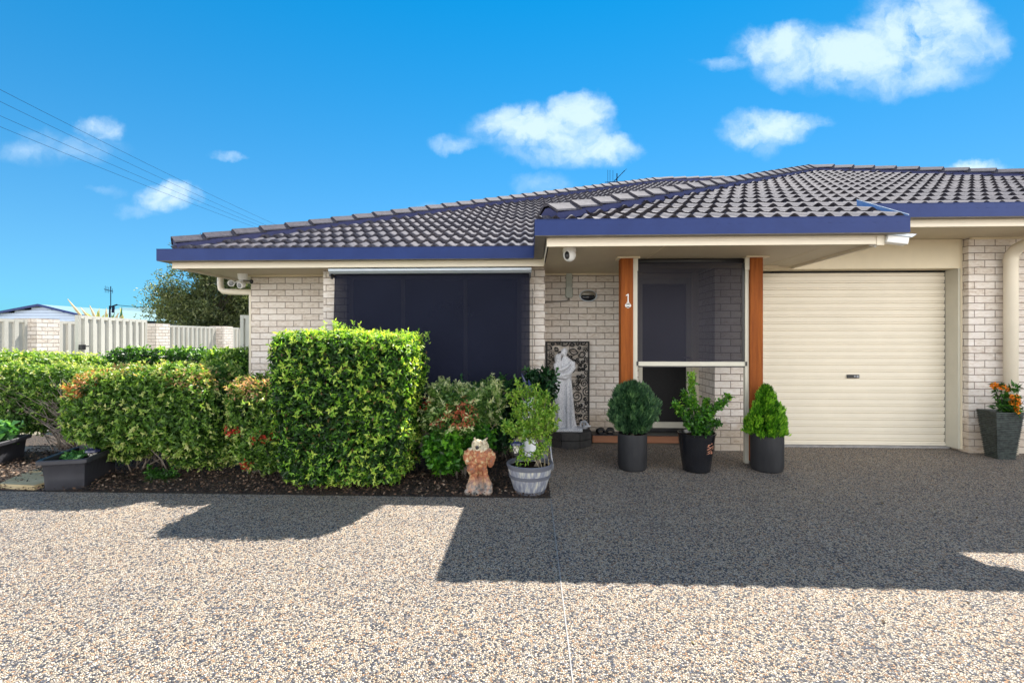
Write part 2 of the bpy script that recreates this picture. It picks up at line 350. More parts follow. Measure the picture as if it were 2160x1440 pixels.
# ------------------------------------------------------------------ leaves
def leaf_mesh(name, P, D, U, L, W, col, mat, parent, fold=.25, loc=None, bend=.15):
    n = len(P); D = D/np.linalg.norm(D, axis=1, keepdims=True)
    s = np.cross(D, U); s /= (np.linalg.norm(s, axis=1, keepdims=True)+1e-9); up = np.cross(s, D)
    L = L[:, None]; W = W[:, None]
    V = np.empty((n, 4, 3))
    V[:, 0] = P
    V[:, 1] = P + D*L*.45 + s*W*.5 + up*W*fold
    V[:, 2] = P + D*L - up*L*bend
    V[:, 3] = P + D*L*.45 - s*W*.5 + up*W*fold
    o0 = np.array(WLOC[parent.name] if parent else (loc or (0, 0, 0)))
    V = (V.reshape(-1, 3) - o0).astype(np.float32)
    i = np.arange(n)[:, None]*4
    F = np.concatenate([i, i+1, i+2, i, i+2, i+3], 1).reshape(-1).astype(np.int32)
    me = bpy.data.meshes.new(name); me.vertices.add(4*n); me.vertices.foreach_set('co', V.reshape(-1))
    me.loops.add(6*n); me.loops.foreach_set('vertex_index', F); me.polygons.add(2*n)
    me.polygons.foreach_set('loop_start', np.arange(2*n, dtype=np.int32)*3); me.polygons.foreach_set('loop_total', np.full(2*n, 3, np.int32))
    me.update(calc_edges=True)
    at = me.color_attributes.new('leafcol', 'FLOAT_COLOR', 'POINT')
    cc = np.ones((n, 4, 4), np.float32); cc[:, :, :3] = col[:, None, :]
    at.data.foreach_set('color', cc.reshape(-1))
    me.materials.append(mat)
    o = bpy.data.objects.new(name, me); C.objects.link(o)
    if parent: o.parent = parent
    else: o.location = o0
    WLOC[o.name] = tuple(o0)
    return o
def unit(a): return a/(np.linalg.norm(a, axis=1, keepdims=True)+1e-9)
def lowfreq(P, k, seed):
    r = np.random.default_rng(seed); out = np.zeros(len(P))
    for _ in range(7):
        w = r.normal(size=3); w /= np.linalg.norm(w); out += np.sin(P @ w * k * r.uniform(.6, 2.2) + r.uniform(0, 6.28))
    return out/3.5
def pal(t, stops):
    xs = [s_[0] for s_ in stops]; cs = np.array([s_[1] for s_ in stops])
    return np.stack([np.interp(t, xs, cs[:, k]) for k in range(3)], 1)
GREEN = [(0, (.012, .040, .008)), (.35, (.035, .12, .014)), (.65, (.09, .27, .022)), (1, (.26, .43, .045))]
def shape_points(n, c, r, q, wob, seed, zt=None, shell=.1):
    """points on / just inside a rounded-box surface, with outward normals"""
    r = np.array(r, float); g = np.random.default_rng(seed)
    p = g.uniform(-1, 1, (n, 3)); ax = g.choice(3, n, p=(r[1]*r[2], r[0]*r[2], r[0]*r[1])/np.sum([r[1]*r[2], r[0]*r[2], r[0]*r[1]]))
    sg = g.choice([-1, 1], n); p[np.arange(n), ax] = sg
    p /= (np.sum(np.abs(p)**q, 1)**(1/q))[:, None]
    nr = unit(np.sign(p)*np.abs(p)**(q-1)/r)
    X = p*r
    d = lowfreq(X+np.array(c), 6/np.max(r)*.8, seed+1)*wob + lowfreq(X+np.array(c), 22, seed+2)*wob*.5
    X = X + nr*d[:, None]
    dep = g.exponential(shell, n); dep = np.minimum(dep, .6*min(r))
    X = X - nr*dep[:, None]
    if zt is not None: X[:, :2] *= (zt + (1-zt)*(X[:, 2:3]/r[2]+1)/2)
    return X + np.array(c), nr, dep, d
def hedge_leaves(lobes, dens, seed, L=.035, W=.016, k=6, palette=GREEN, tip=.55, spread=.8, shell=.05, red=None, upb=.35, core=.35):
    Ps, Ds, Us, Ls, Ws, Cs = [], [], [], [], [], []
    for li, lb in enumerate(lobes):
        c, r, q, wob = lb[:4]; zt = lb[4] if len(lb) > 4 else None
        area = 8*(r[0]*r[1]+r[1]*r[2]+r[0]*r[2])
        n = int(area*dens); g = np.random.default_rng(seed+li*17)
        X, nr, dep, d = shape_points(n, c, r, q, wob, seed+li*31, zt, shell)
        keep = X[:, 2] > .04; X, nr, dep, d = X[keep], nr[keep], dep[keep], d[keep]; n = len(X)
        ax = unit(nr + np.array([0, 0, upb]) + g.normal(size=(n, 3))*.35)
        # sprig: k leaves round axis
        young = g.uniform(size=n) < .28
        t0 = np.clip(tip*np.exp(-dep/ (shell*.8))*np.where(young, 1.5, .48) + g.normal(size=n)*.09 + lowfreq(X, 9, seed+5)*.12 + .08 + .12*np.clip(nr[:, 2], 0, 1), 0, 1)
        lift = np.where(young, .9, -.2)*L*np.exp(-dep/shell)
        any_ = unit(np.cross(ax, g.normal(size=(n, 3)))); b2 = np.cross(ax, any_)
        for j in range(k):
            th = 2*np.pi*j/k*1.0 + g.uniform(0, 1.2, n)
            out = any_*np.cos(th)[:, None] + b2*np.sin(th)[:, None]
            sp = spread*g.uniform(.6, 1.3, n)[:, None]
            D = unit(ax*(1.05-.5*sp) + out*sp)
            off = ax*(g.uniform(-.9, .5, n)*L+lift)[:, None]
            Ps.append(X+off); Ds.append(D); Us.append(unit(ax + out*-.2 + g.normal(size=(n, 3))*.35))
            sz = g.uniform(.5, 1.4, n)
            Ls.append(L*sz); Ws.append(W*sz)
            t = np.clip(t0+g.normal(size=n)*.10, 0, 1)
            cc = pal(t, palette)
            if red is not None: 
                for (rc, rr, rcol, amt) in red:
                    dd = np.linalg.norm((X-np.array(rc))/np.array(rr), axis=1)
                    mk = (g.uniform(size=n) < np.clip(amt*(1.5-dd), 0, 1)) & (dd < 1.5)
                    cc[mk] = np.array(rcol)*g.uniform(.6, 1.2, (mk.sum(), 1))
            Cs.append(cc)
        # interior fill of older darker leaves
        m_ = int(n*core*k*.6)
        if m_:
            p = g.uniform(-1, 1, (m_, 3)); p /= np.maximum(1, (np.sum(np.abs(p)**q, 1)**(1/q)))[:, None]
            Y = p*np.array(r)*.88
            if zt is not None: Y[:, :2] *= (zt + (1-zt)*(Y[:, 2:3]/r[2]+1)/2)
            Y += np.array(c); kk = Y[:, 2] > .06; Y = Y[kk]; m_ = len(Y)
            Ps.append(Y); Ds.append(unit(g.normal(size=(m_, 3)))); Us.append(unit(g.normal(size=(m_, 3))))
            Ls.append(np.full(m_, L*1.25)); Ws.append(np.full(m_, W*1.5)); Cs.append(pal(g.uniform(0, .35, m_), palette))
    return [np.concatenate(a) for a in (Ps, Ds, Us, Ls, Ws, Cs)]
def stems(mb, base, lobes, n, seed, r0=.008, spread=.12, kink=.08):
    g = random.Random(seed)
    for i in range(n):
        c, r = g.choice(lobes)[:2]
        b0 = Vector((base[0]+g.uniform(-spread, spread)*2, base[1]+g.uniform(-spread, spread), base[2]))
        e = Vector((c[0]+g.uniform(-.9, .9)*r[0], c[1]+g.uniform(-.9, .9)*r[1], c[2]+g.uniform(-.3, .85)*r[2]))
        pts = []; L = 6
        for k in range(L+1):
            t = k/L; p = b0.lerp(e, t); p.z = b0.z+(e.z-b0.z)*t**.8
            if k: p += Vector((g.uniform(-1, 1), g.uniform(-1, 1), g.uniform(-.4, .4)))*kink*.35
            pts.append(p)
        mb.tube(pts, [r0*(1-.75*k/L) for k in range(L+1)], 5)
    return mb
def bush(name, label, cat, base, lobes, dens, seed, group=None, stem_n=14, stemmat='twig', parts=('foliage', 'stem'), sbase=None, **kw):
    t = thing(name, label, cat, base, group)
    leaf_mesh(parts[0], *hedge_leaves(lobes, dens, seed, **kw), M['leaf'], t)
    if stem_n: stems(MB(), sbase or base, lobes, stem_n, seed, spread=lobes[0][1][0]*.3).build(parts[1], M[stemmat], t, True)
    return t
# ------------------------------------------------------------------ ground
mb = MB().quad((-400, -60, 0), (400, -60, 0), (400, 600, 0), (-400, 600, 0))
tag(mb.build('ground', M['dirtground']), kind='structure')
mb = MB().poly([(-14, -8, .004), (14, -8, .004), (14, 6.3, .004), (.165, 6.3, .004), (.165, 4.16, .004), (-14, 4.16, .004)])
tag(mb.build('driveway', M['drive']), 'sunlit exposed aggregate driveway in front of the brick unit', kind='structure')
mb = MB().quad((-9, 4.16, .005), (.165, 4.16, .005), (.165, 6.63, .005), (-9, 6.63, .005))
tag(mb.build('garden_bed', M['mulchbase']), kind='structure')
mb = MB().box(.162, .168, -8, 4.16, .002, .0085)
mb.box(2.83, 5.23, 6.262, 6.5, 0, .03)
tag(mb.build('expansion_joint', M['concrete']), kind='structure')
mb = MB().quad((-7.6, 6.9, .006), (-4.0, 6.9, .006), (-4.0, 9.5, .006), (-7.6, 9.5, .006)).quad((-9, 5.62, .008), (-5.2, 5.62, .008), (-5.2, 5.9, .008), (-9, 5.9, .008))
tag(mb.build('path', M['concrete']), kind='structure')
# bark chips
n = 21000
P = np.stack([rng.uniform(-6.2, .15, n), 4.175+rng.beta(1.0, 2.0, n)*2.0, rng.uniform(.006, .035, n)], 1)
P[:, 2] += .02*np.clip((P[:, 1]-4.2)*6, 0, 1)
D = unit(rng.normal(size=(n, 3))*np.array([1, 1, .28])); U = unit(rng.normal(size=(n, 3))*.5+np.array([0, 0, 1]))
cc = pal(rng.uniform(0, 1, n)**1.5, [(0, (.018, .012, .009)), (.5, (.07, .042, .026)), (.85, (.17, .10, .06)), (1, (.36, .27, .19))])
tag(leaf_mesh('bark_mulch', P, D, U, rng.uniform(.012, .038, n), rng.uniform(.008, .022, n), cc, M['chips'], None, fold=-.1, bend=.05), kind='stuff')

n = 170
P = np.stack([rng.uniform(-6, 5.2, n), 4.15-rng.exponential(.35, n), np.full(n, .007)], 1); P[120:, 1] = rng.uniform(2.2, 5.6, 50); P[120:, 0] = rng.uniform(.4, 4.8, 50)
D = unit(rng.normal(size=(n, 3))*np.array([1, 1, .1])); U = unit(rng.normal(size=(n, 3))*.25+np.array([0, 0, 1]))
tag(leaf_mesh('leaf_litter', P, D, U, rng.uniform(.014, .04, n), rng.uniform(.008, .018, n), pal(rng.uniform(0, 1, n), [(0, (.05, .03, .015)), (.6, (.16, .10, .04)), (1, (.24, .22, .08))]), M['chips'], None, fold=.15, bend=-.1), kind='stuff')

# ------------------------------------------------------------------ house
SL = .414
house = thing('brick_house', 'single-storey cream brick unit with grey tiled hip roof and navy gutters', 'house', (0, 6.03, 0))
w = MB()
w.box(-3.93, -2.636, 6.63, 6.86, 0, 2.27)                 # left wall
w.box(-2.636, -2.334, 6.03, 6.63, 0, 2.30)                # bay piers
w.box(-.125, .168, 6.03, 6.63, 0, 2.30)
w.box(-2.334, -.125, 6.03, 6.26, 0, .235)
w.box(.168, 1.455, 6.63, 6.86, 0, 2.27)                   # porch wall
w.box(2.249, 2.80, 6.03, 6.66, 0, 2.60)                   # door return / garage pier
w.box(5.253, 11.2, 6.03, 6.28, 0, 2.60)
w.box(-3.93, -3.70, 6.86, 14, 0, 2.27); w.box(-3.70, 11.2, 13.8, 14, 0, 2.27); w.box(11.0, 11.2, 6.28, 13.8, 0, 2.6)
wall = w.build('wall', M['brick'], house)
s_ = MB(); k = 0
x = -2.33
while x < -.13:                                            # sloping sill bricks
    x1 = min(x+.086, -.127); s_.prism([(5.99, .205), (5.99, .235), (6.2, .285), (6.2, .24)], 'x', x+.003, x1-.003); x += .086
s_.build('window_sill', M['brick'], house)
# interior darkness: ceiling slab so no sun leaks in
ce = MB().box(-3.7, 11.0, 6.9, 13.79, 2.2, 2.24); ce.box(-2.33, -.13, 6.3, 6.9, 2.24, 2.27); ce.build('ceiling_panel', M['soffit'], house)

sf = MB()
sf.box(-4.40, -2.636, 5.77, 6.63, 2.262, 2.28); sf.box(-4.40, -3.93, 6.63, 14.3, 2.262, 2.28); sf.box(-2.636, .165, 5.77, 6.03, 2.262, 2.28); sf.cut()
sf.box(.168, 3.20, 4.56, 6.63, 2.265, 2.283); sf.cut()
sf.box(3.22, 11.5, 5.24, 6.03, 2.588, 2.606); sf.box(3.22, 5.25, 6.03, 6.12, 2.588, 2.606)
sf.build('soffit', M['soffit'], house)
tr = MB()
tr.box(-4.0, -2.64, 6.60, 6.628, 2.238, 2.2615); tr.cut(); tr.box(.17, 1.5, 6.60, 6.628, 2.242, 2.264); tr.cut(); tr.box(1.5, 3.0, 6.0, 6.027, 2.238, 2.264); tr.cut();
tr.box(5.26, 11.2, 6.0, 6.028, 2.565, 2.587); tr.cut();
tr.box(.94, 1.18, 5.30, 5.50, 2.252, 2.2645); tr.cut(); tr.box(2.31, 2.56, 5.30, 5.50, 2.252, 2.2645); tr.cut();
tr.box(1.28, 1.284, 4.6, 6.6, 2.262, 2.2648); tr.cut(); tr.box(2.85, 2.854, 4.6, 6.0, 2.262, 2.2648)
tr.build('soffit_trim', M['beam'], house)
def fascia(mb, x0, x1, y, z0, z1):
    mb.box(x0, x1, y, y+.02, z0, z1)
    mb.box(x0, x1, y-.006, y-.0005, z0, z0+.036); mb.box(x0, x1, y-.004, y-.0005, z0+.042, z0+.062); mb.box(x0, x1, y-.006, y-.0005, z0+.068, z1)
fa = MB()
fascia(fa, -4.38, .15, 5.76, 2.235, 2.37); fa.box(-4.40, -4.382, 5.755, 14.3, 2.235, 2.37); fa.cut(); fascia(fa, 3.23, 11.5, 5.22, 2.54, 2.69); fa.cut()
fascia(fa, .150, 3.20, 4.54, 2.235, 2.38); fa.box(.145, .1495, 4.535, 5.755, 2.235, 2.38); fa.prism([(4.535, 2.235), (6.10, 2.235), (6.10, 2.58), (5.2, 2.58), (4.80, 2.50), (4.535, 2.39)], 'x', 3.2005, 3.222)
fa.box(3.14, 3.205, 4.528, 4.545, 2.225, 2.385)
fa.build('fascia', M['cream'], house)
def gutterx(mb, x0, x1, y, zb, zt, d=.105):
    t = .004
    mb.box(x0, x1, y, y+t, zb, zt); mb.box(x0, x1, y-.004, y+.01, zt, zt+.006); mb.box(x0, x1, y+d-t, y+d, zb+t, zt-.02)
    mb.box(x0, x0+t, y+t, y+d-t, zb+t, zt); mb.box(x1-t, x1, y+t, y+d-t, zb+t, zt)
def slots(q, x0, x1, y, z):
    x = x0
    while x < x1: q.box(x, x+.024, y-.0022, y+.002, z, z+.0035); x += .098
def guttery(mb, x, y0, y1, zb, zt, d=.105):
    t = .004
    mb.box(x, x+t, y0, y1, zb, zt); mb.box(x-.004, x+.01, y0, y1, zt, zt+.006); mb.box(x+d-t, x+d, y0, y1, zb+t, zt-.02)
gu = MB(); gu2 = MB()
gutterx(gu, -4.50, .028, 5.63, 2.311, 2.446); guttery(gu, -4.50, 5.736, 14.4, 2.311, 2.446); slots(gu, -4.4, -.02, 5.63, 2.398); gu.cut(); slots(gu, .1, 3.3, 4.42, 2.405); gutterx(gu, .03, 3.353, 4.42, 2.316, 2.456); guttery(gu, .03, 4.526, 5.628, 2.316, 2.456); gu.cut(); gutterx(gu, 3.358, 11.6, 5.11, 2.618, 2.754); slots(gu, 3.45, 11.4, 5.11, 2.705)
g1 = gu.build('gutter', M['blue'], house)
gu2.box(-4.498, .026, 5.634, 5.732, 2.3075, 2.311); gu2.box(-4.498, -4.40, 5.734, 14.4, 2.3075, 2.311); gu2.cut(); gu2.box(.032, 3.35, 4.424, 4.52, 2.3115, 2.3155); gu2.box(.032, .131, 4.5205, 5.72, 2.3115, 2.3155); gu2.cut(); gu2.box(3.36, 11.6, 5.114, 5.21, 2.614, 2.6175)
gu2.build('gutter_underside', M['zinc'], house)
fl = MB().prism([(4.43, 2.40), (4.43, 2.470), (5.115, 2.80), (5.115, 2.65)], 'x', 3.345, 3.3495)
fl.build('verge_flashing', M['flash'], house)
fl2 = MB().tube([(3.347, 4.43, 2.474), (3.347, 5.115, 2.804)], .004, 6).build('flashing_highlight', M['offwhite'], house)  # pale tube paints the white highlight along the flashing's top edge

# tiled roof planes
def roll(u):
    t = (u/.152) % 1.0
    a = .5-.5*math.cos(2*math.pi*min(max((t-.10)/.70, 0), 1))
    return .033*a**.75 - .004*(1 if (t < .05 or t > .97) else 0)
def tiles(mb, O, U, V, v0, v1, Lf, Rf, p=.345, z0=0., du=.0127, thick=.040, seed=0):
    """O eave origin, U unit along eave, V unit up-slope in plan; heights rise SL per metre"""
    g = random.Random(seed); k = 0; v = v0
    while v < v1-1e-6:
        ve = min(v+p, v1); rows = [v, v+(ve-v)*.5, min(ve+.06, v1)]
        L = min(Lf(v), Lf(ve)); Rr = max(Rf(v), Rf(ve))
        cnt = max(2, int((Rr-L)/du)+1); us = [L+(Rr-L)*i/(cnt-1) for i in range(cnt)]
        base = len(mb.v); sag = g.uniform(-.002, .002)
        lift = [thick+.006, .5*thick+.006, 0.004]
        allrows = [(rows[0]+.05, 0., True), (rows[0], lift[0], False), (rows[1], lift[1], False), (rows[2], lift[2], False)]
        for (vv, lf, low) in allrows:
            lo, hi = Lf(vv), Rf(vv)
            for u in us:
                uu = min(max(u, lo), hi)
                jit = .0022*math.sin(math.floor(uu/.304)*12.9+math.floor(vv/p+.01)*7.7)
                h = roll(uu)+(0 if low else lf)+sag+jit - (.004 if low else 0)
                mb.v.append((O[0]+U[0]*uu+V[0]*vv, O[1]+U[1]*uu+V[1]*vv, O[2]+SL*vv+h))
        for rI in range(3):
            for i in range(cnt-1):
                a = base+rI*cnt+i; mb.f.append((a, a+1, a+cnt+1, a+cnt))
        v = ve
    return mb
E0 = 2.446; X0, Y0 = -4.50, 5.63; AP = 8.08      # left wing: eave corner and half span
rf = MB()
tiles(rf, (0, Y0, E0-.042), (1, 0), (0, 1), .0, AP, lambda v: X0+max(v, .17), lambda v: v+.45 if v < 4.6 else 8.5+(AP-v)*.2)
tiles(rf, (X0, 0, E0-.042), (0, -1), (1, 0), .11, AP, lambda v: -(Y0+2*AP-v), lambda v: -(Y0+v), du=.038)
E1 = 2.456; X1, Y1 = .03, 4.42; A1 = 5.745       # porch and garage wing
rf.quad((X0+AP, Y0+AP, E0+SL*AP), (8.5, Y0+AP, E0+SL*AP), (12, Y0+2*AP, E0), (X0, Y0+2*AP, E0))
roof = rf.build('roof', M['tile'], house, 'auto'); roof.modifiers.clear()
rg = MB()
tiles(rg, (0, Y1, E1-.042), (1, 0), (0, 1), 0, .69, lambda v: X1+v, lambda v: 3.34, seed=2)
tiles(rg, (0, Y1, E1-.042), (1, 0), (0, 1), .69, A1, lambda v: X1+v, lambda v: X1+2*A1-v, seed=3)
tiles(rg, (X1, 0, E1-.042), (0, -1), (1, 0), 0, A1, lambda v: -(Y1+2.2+min(2*v, A1*2-2.2-v)), lambda v: -(Y1+v), du=.019, seed=4)
ax_, ay_, az_ = X1+A1, Y1+A1, E1+SL*A1
rg.poly([(ax_, ay_, az_), (X1+2*A1, Y1, E1), (X1+2*A1, Y1+2*A1, E1)]); rg.poly([(ax_, ay_, az_), (X1+2*A1, Y1+2*A1, E1), (X1, Y1+2*A1, E1)])
rg.build('garage_roof', M['tile'], house)
def ridge(mbc, mbp, A, B, step=.335, dz=.055, wd=.125, reverse=False):
    A, B = Vector(A), Vector(B); d = B-A; n = max(1, int(d.length/step)); d.normalize(); st = (B-A).length/n
    s = d.cross(Vector((0, 0, 1))); s.normalize(); up = s.cross(d)
    prof = [(-wd, -.045), (-wd*.93, -.028), (-.028, .042), (.028, .042), (wd*.93, -.028), (wd, -.045)]
    low = [(-wd*.88, -.10), (-wd*.88, -.032), (-.025, .03), (.025, .03), (wd*.88, -.032), (wd*.88, -.10)]
    for i in range(n):
        p0 = A+d*(st*i-.02); p1 = A+d*(st*(i+1)+.015); sets = []
        for (p, lift, wsc) in ((p0, .028, 1.06), (p1, .004, .94)):
            sets.append([p+s*a*wsc+up*(b+dz+lift) for a, b in prof])
        i0 = len(mbc.v); inner0 = [p0+s*a*.97+up*(b*.97+dz+.008) for a, b in prof]
        mbc.v += [tuple(v) for v in sets[0]]+[tuple(v) for v in sets[1]]+[tuple(v) for v in inner0]
        for j in range(5):
            mbc.f.append((i0+j, i0+j+1, i0+7+j, i0+6+j)); mbc.f.append((i0+j, i0+12+j, i0+13+j, i0+j+1))
    i0 = len(mbp.v)
    for p in (A-d*.01, B+d*.01): mbp.v += [tuple(p+s*a+up*(b+dz)) for a, b in low]
    for j in range(5): mbp.f.append((i0+j, i0+j+1, i0+7+j, i0+6+j))
    mbp.f.append(tuple(i0+j for j in range(6)))
cap_, pnt = MB(), MB()
z_ = E0-.0
ridge(cap_, pnt, (X0+.14, Y0+.14, z_+SL*.14), (X0+AP, Y0+AP, z_+SL*AP))
ridge(cap_, pnt, (8.5, Y0+AP, z_+SL*AP), (X0+AP, Y0+AP, z_+SL*AP))
ridge(cap_, pnt, (X0+.14, Y0+2*AP-.14, z_+SL*.14), (X0+AP, Y0+AP, z_+SL*AP))
cap_.cut(); pnt.cut()
ridge(cap_, pnt, (X1+.14, Y1+.14, E1+SL*.14), (ax_, ay_, az_))
ridge(cap_, pnt, (X1+2*A1-.2, Y1+.2, E1+SL*.2), (ax_, ay_, az_))
cap_.build('ridge_capping', M['cap'], roof); pnt.build('ridge_pointing', M['navy_point'], roof)

# window behind the big blind
wi = MB(); 
for a, b_ in ((-2.334, -2.28), (-1.66, -1.61), (-.86, -.81), (-.18, -.1255)): wi.box(a, b_, 6.10, 6.16, .29, 2.19)
wi.box(-2.28, -.18, 6.102, 6.158, .29, .35); wi.box(-2.28, -.18, 6.102, 6.158, 2.13, 2.19)
win = wi.build('window', M['cream'], house); WLOC[win.name] = WLOC[house.name]
MB().box(-2.28, -.18, 6.125, 6.135, .35, 2.13).build('pane', M['darkglass'], win)
MB().box(-2.333, -.126, 6.05, 6.25, 2.19, 2.262).build('lintel', M['brick'], house)
# garage
bm_ = MB().box(2.805, 5.231, 6.115, 6.33, 2.235, 2.587); bm_.box(5.2315, 5.252, 6.112, 6.33, .03, 2.587); 
bm_.build('garage_beam', M['beam'], house)
gj = MB().box(5.205, 5.2310, 6.1175, 6.34, .03, 2.2345); gj.cut(); gj.box(2.802, 2.83, 6.10, 6.34, .03, 2.2345); gj.build('garage_frame', M['clad'], house)
gd = MB(); z = .045; P_ = .0865
prof = []
while z < 2.235:
    for dy, dz in ((0, 0), (0, .040), (.020, .0405), (.020, .047), (.004, .050), (.004, .068), (.012, .0685), (.012, .074), (0, .0755)): prof.append((6.30+dy, z+dz))
    z += P_
prof = [p for p in prof if p[1] < 2.236]
for a, b_ in zip(prof[:-1], prof[1:]): gd.quad((2.83, a[0], a[1]), (5.2, a[0], a[1]), (5.2, b_[0], b_[1]), (2.83, b_[0], b_[1]))
gd.box(2.83, 5.2, 6.285, 6.31, .034, .062)
gdo = gd.build('garage_door', M['cream'], house)
lk = MB().box(3.995, 4.145, 6.286, 6.2985, .876, .921).build('lock', M['lockb'], gdo, bevel=.002); WLOC[lk.name] = WLOC[house.name]
dl = MB().tube([(4.085, 6.2855, .9), (4.085, 6.280, .9)], .012, 14); dl.box(4.108, 4.134, 6.2825, 6.2855, .886, .912); dl.build('lock_barrel', M['metalgrey'], gdo)
sh = MB().box(5.2, 5.2048, 6.302, 6.34, .03, 2.23).build('door_guide', M['black'], house)
# entry
df = MB(); df.box(1.458, 1.51, 6.645, 6.70, .115, 2.2); df.box(2.10, 2.165, 6.645, 6.70, .115, 2.2); df.box(1.51, 2.10, 6.648, 6.695, .165, .245); df.box(1.51, 2.10, 6.648, 6.695, 2.12, 2.2); df.box(1.51, 2.10, 6.648, 6.69, 1.0, 1.05)
sd = df.build('security_door', M['clad'], house); WLOC[sd.name] = WLOC[house.name]
MB().box(1.511, 2.099, 6.66, 6.668, .2455, 2.119).build('mesh_panel', M['screenmesh'], sd)
MB().tube([(2.13, 6.644, 1.12), (2.13, 6.60, 1.12), (2.05, 6.60, 1.12)], .009, 8).build('handle', M['metalgrey'], sd)
dj = MB().box(2.166, 2.2485, 6.60, 6.72, .115, 2.262); dj.box(2.206, 2.21, 6.594, 6.5995, .115, 2.262); dj.box(1.4555, 2.1655, 6.64, 6.70, 2.2005, 2.262); dj.build('door_jamb', M['cream'], house)
MB().box(1.4555, 2.16, 6.72, 6.76, .1, 2.26).build('entry_door', M['black'], house)
st = MB().box(.80, 2.247, 6.385, 6.41, .012, .106, ); st.build('step_riser', M['stepwood'], house, bevel=.002)
MB().box(.80, 2.247, 6.372, 6.63, .1065, .118).box(.80, 2.247, 6.412, 6.628, .002, .105).build('step_tread', M['black'], house, bevel=.002)
for (a, b_) in ((.978, 1.112), (2.365, 2.503)):
    MB().box(a, b_, 5.33, 5.47, .05, 2.262).build('post', M['wood'], house, bevel=.006)
    MB().box(a+.03, b_-.03, 5.37, 5.43, .0, .05).box(a+.005, b_-.005, 5.335, 5.465, .0455, .05).build('post_stirrup', M['metalgrey'], house)
# downpipes
dp = MB().tube([(5.655, 5.94, .02), (5.655, 5.94, 2.30), (5.655, 5.93, 2.36), (5.66, 5.88, 2.42), (5.67, 5.80, 2.45), (5.72, 5.35, 2.56), (5.72, 5.2, 2.61)], .066, 20); dp.build('downpipe', M['cream'], house, True)
dc = MB()
for z in (.16, 2.27): dc.tube([(5.655, 5.94, z), (5.655, 5.94, z+.045)], .070, 20); dc.cut()
dc.box(5.64, 5.67, 5.995, 6.029, 1.2, 1.24).build('downpipe_collar', M['cream'], house, 'auto')
dp = MB().tube([(-4.45, 6.75, 2.30), (-4.45, 6.75, 2.15), (-4.44, 6.75, 2.09), (-4.40, 6.75, 2.055), (-4.33, 6.75, 2.045), (-3.99, 6.75, 2.04), (-3.985, 6.75, 1.98), (-3.985, 6.75, .02)], .042, 14); dp.build('downpipe', M['cream'], house, True)

# ------------------------------------------------------------------ fixtures on the house
bl = thing('awning_blind', 'wide navy mesh awning blind over the front window, silver headbox on top', 'blind', (-1.24, 5.9, .35))
cs = MB().prism([(5.80, 2.20), (5.84, 2.172), (5.92, 2.172), (5.95, 2.20), (5.95, 2.245), (5.84, 2.245), (5.80, 2.225)], 'x', -2.475, .0); cs.build('headbox', M['offwhite'], bl)
br = MB()
for x in (-2.47, -.02): br.cut(); br.box(x-.006, x+.014, 5.83, 6.028, 2.135, 2.171); br.box(x-.002, x+.012, 5.86, 5.90, 2.11, 2.1345)
br.build('bracket', M['black'], bl)
NX, NZ = 24, 20; fb = MB()
for j in range(NZ+1):
    for i in range(NX+1):
        x = -2.438+2.418*i/NX; z = 2.18-1.80*j/NZ
        fb.v.append((x+(0.0 if i else -.004*j/NZ), 5.905-.10*(j/NZ)+.004*math.sin(i*.9)*j/NZ, z))
for j in range(NZ):
    for i in range(NX): a = j*(NX+1)+i; fb.f.append((a, a+1, a+NX+2, a+NX+1))
fb.build('fabric', M['cloth_big'], bl, True)
MB().tube([(-2.445, 5.805, .37), (-.01, 5.805, .37)], .014, 10).build('bottom_rail', M['offwhite'], bl, True)
rd = MB().tube([(.015, 5.99, 1.98), (.015, 5.985, .55)], .004, 6)
for k in range(5): rd.tube([(.015, 5.985, 1.99-.045*k), (.008+.012*(k % 2), 5.98, 1.965-.045*k)], .006, 6)
rd.build('guide_rod', M['conduit'], bl)

pb = thing('outdoor_roller_blind', 'charcoal see-through roller blind half lowered between two timber porch posts', 'blind', (1.74, 5.4, 1.1))
ds = MB()
ds.box(1.1125, 1.165, 5.37, 5.41, .05, 2.262); ds.cut(); ds.box(2.325, 2.3645, 5.36, 5.41, .02, 2.262)
ds.build('side_channel', M['clad'], pb, bevel=.002)
MB().box(1.110, 1.168, 5.355, 5.3695, 2.12, 2.262).cut().box(2.318, 2.366, 5.345, 5.3595, 2.12, 2.262).build('channel_cover', M['clad'], pb, bevel=.002)
MB().tube([(1.17, 5.40, 2.23), (2.32, 5.40, 2.23)], .028, 16).build('roller_tube', M['black'], pb, True)
fb = MB()
for j in range(9):
    for i in range(13): fb.v.append((1.176+1.143*i/12, 5.385+.002*math.sin(i*1.3+j), 2.235-1.13*j/8))
for j in range(8):
    for i in range(12): a = j*13+i; fb.f.append((a, a+1, a+14, a+13))
fb.build('fabric', M['cloth_porch'], pb, True)
MB().box(1.166, 1.1755, 5.378, 5.402, 1.12, 2.2).cut().box(2.3, 2.3245, 5.3735, 5.383, 1.12, 2.2).build('edge_strip', M['black'], pb)
MB().box(1.175, 2.325, 5.365, 5.40, 1.075, 1.123).build('bottom_bar', M['clad'], pb, bevel=.003)
MB().box(1.155, 1.1745, 5.363, 5.402, 1.078, 1.125).cut().box(2.3255, 2.345, 5.355, 5.402, 1.078, 1.125).build('end_cap', M['black'], pb)
MB().box(1.178, 2.322, 5.37, 5.395, 1.062, 1.0745).build('seal_strip', M['black'], pb)

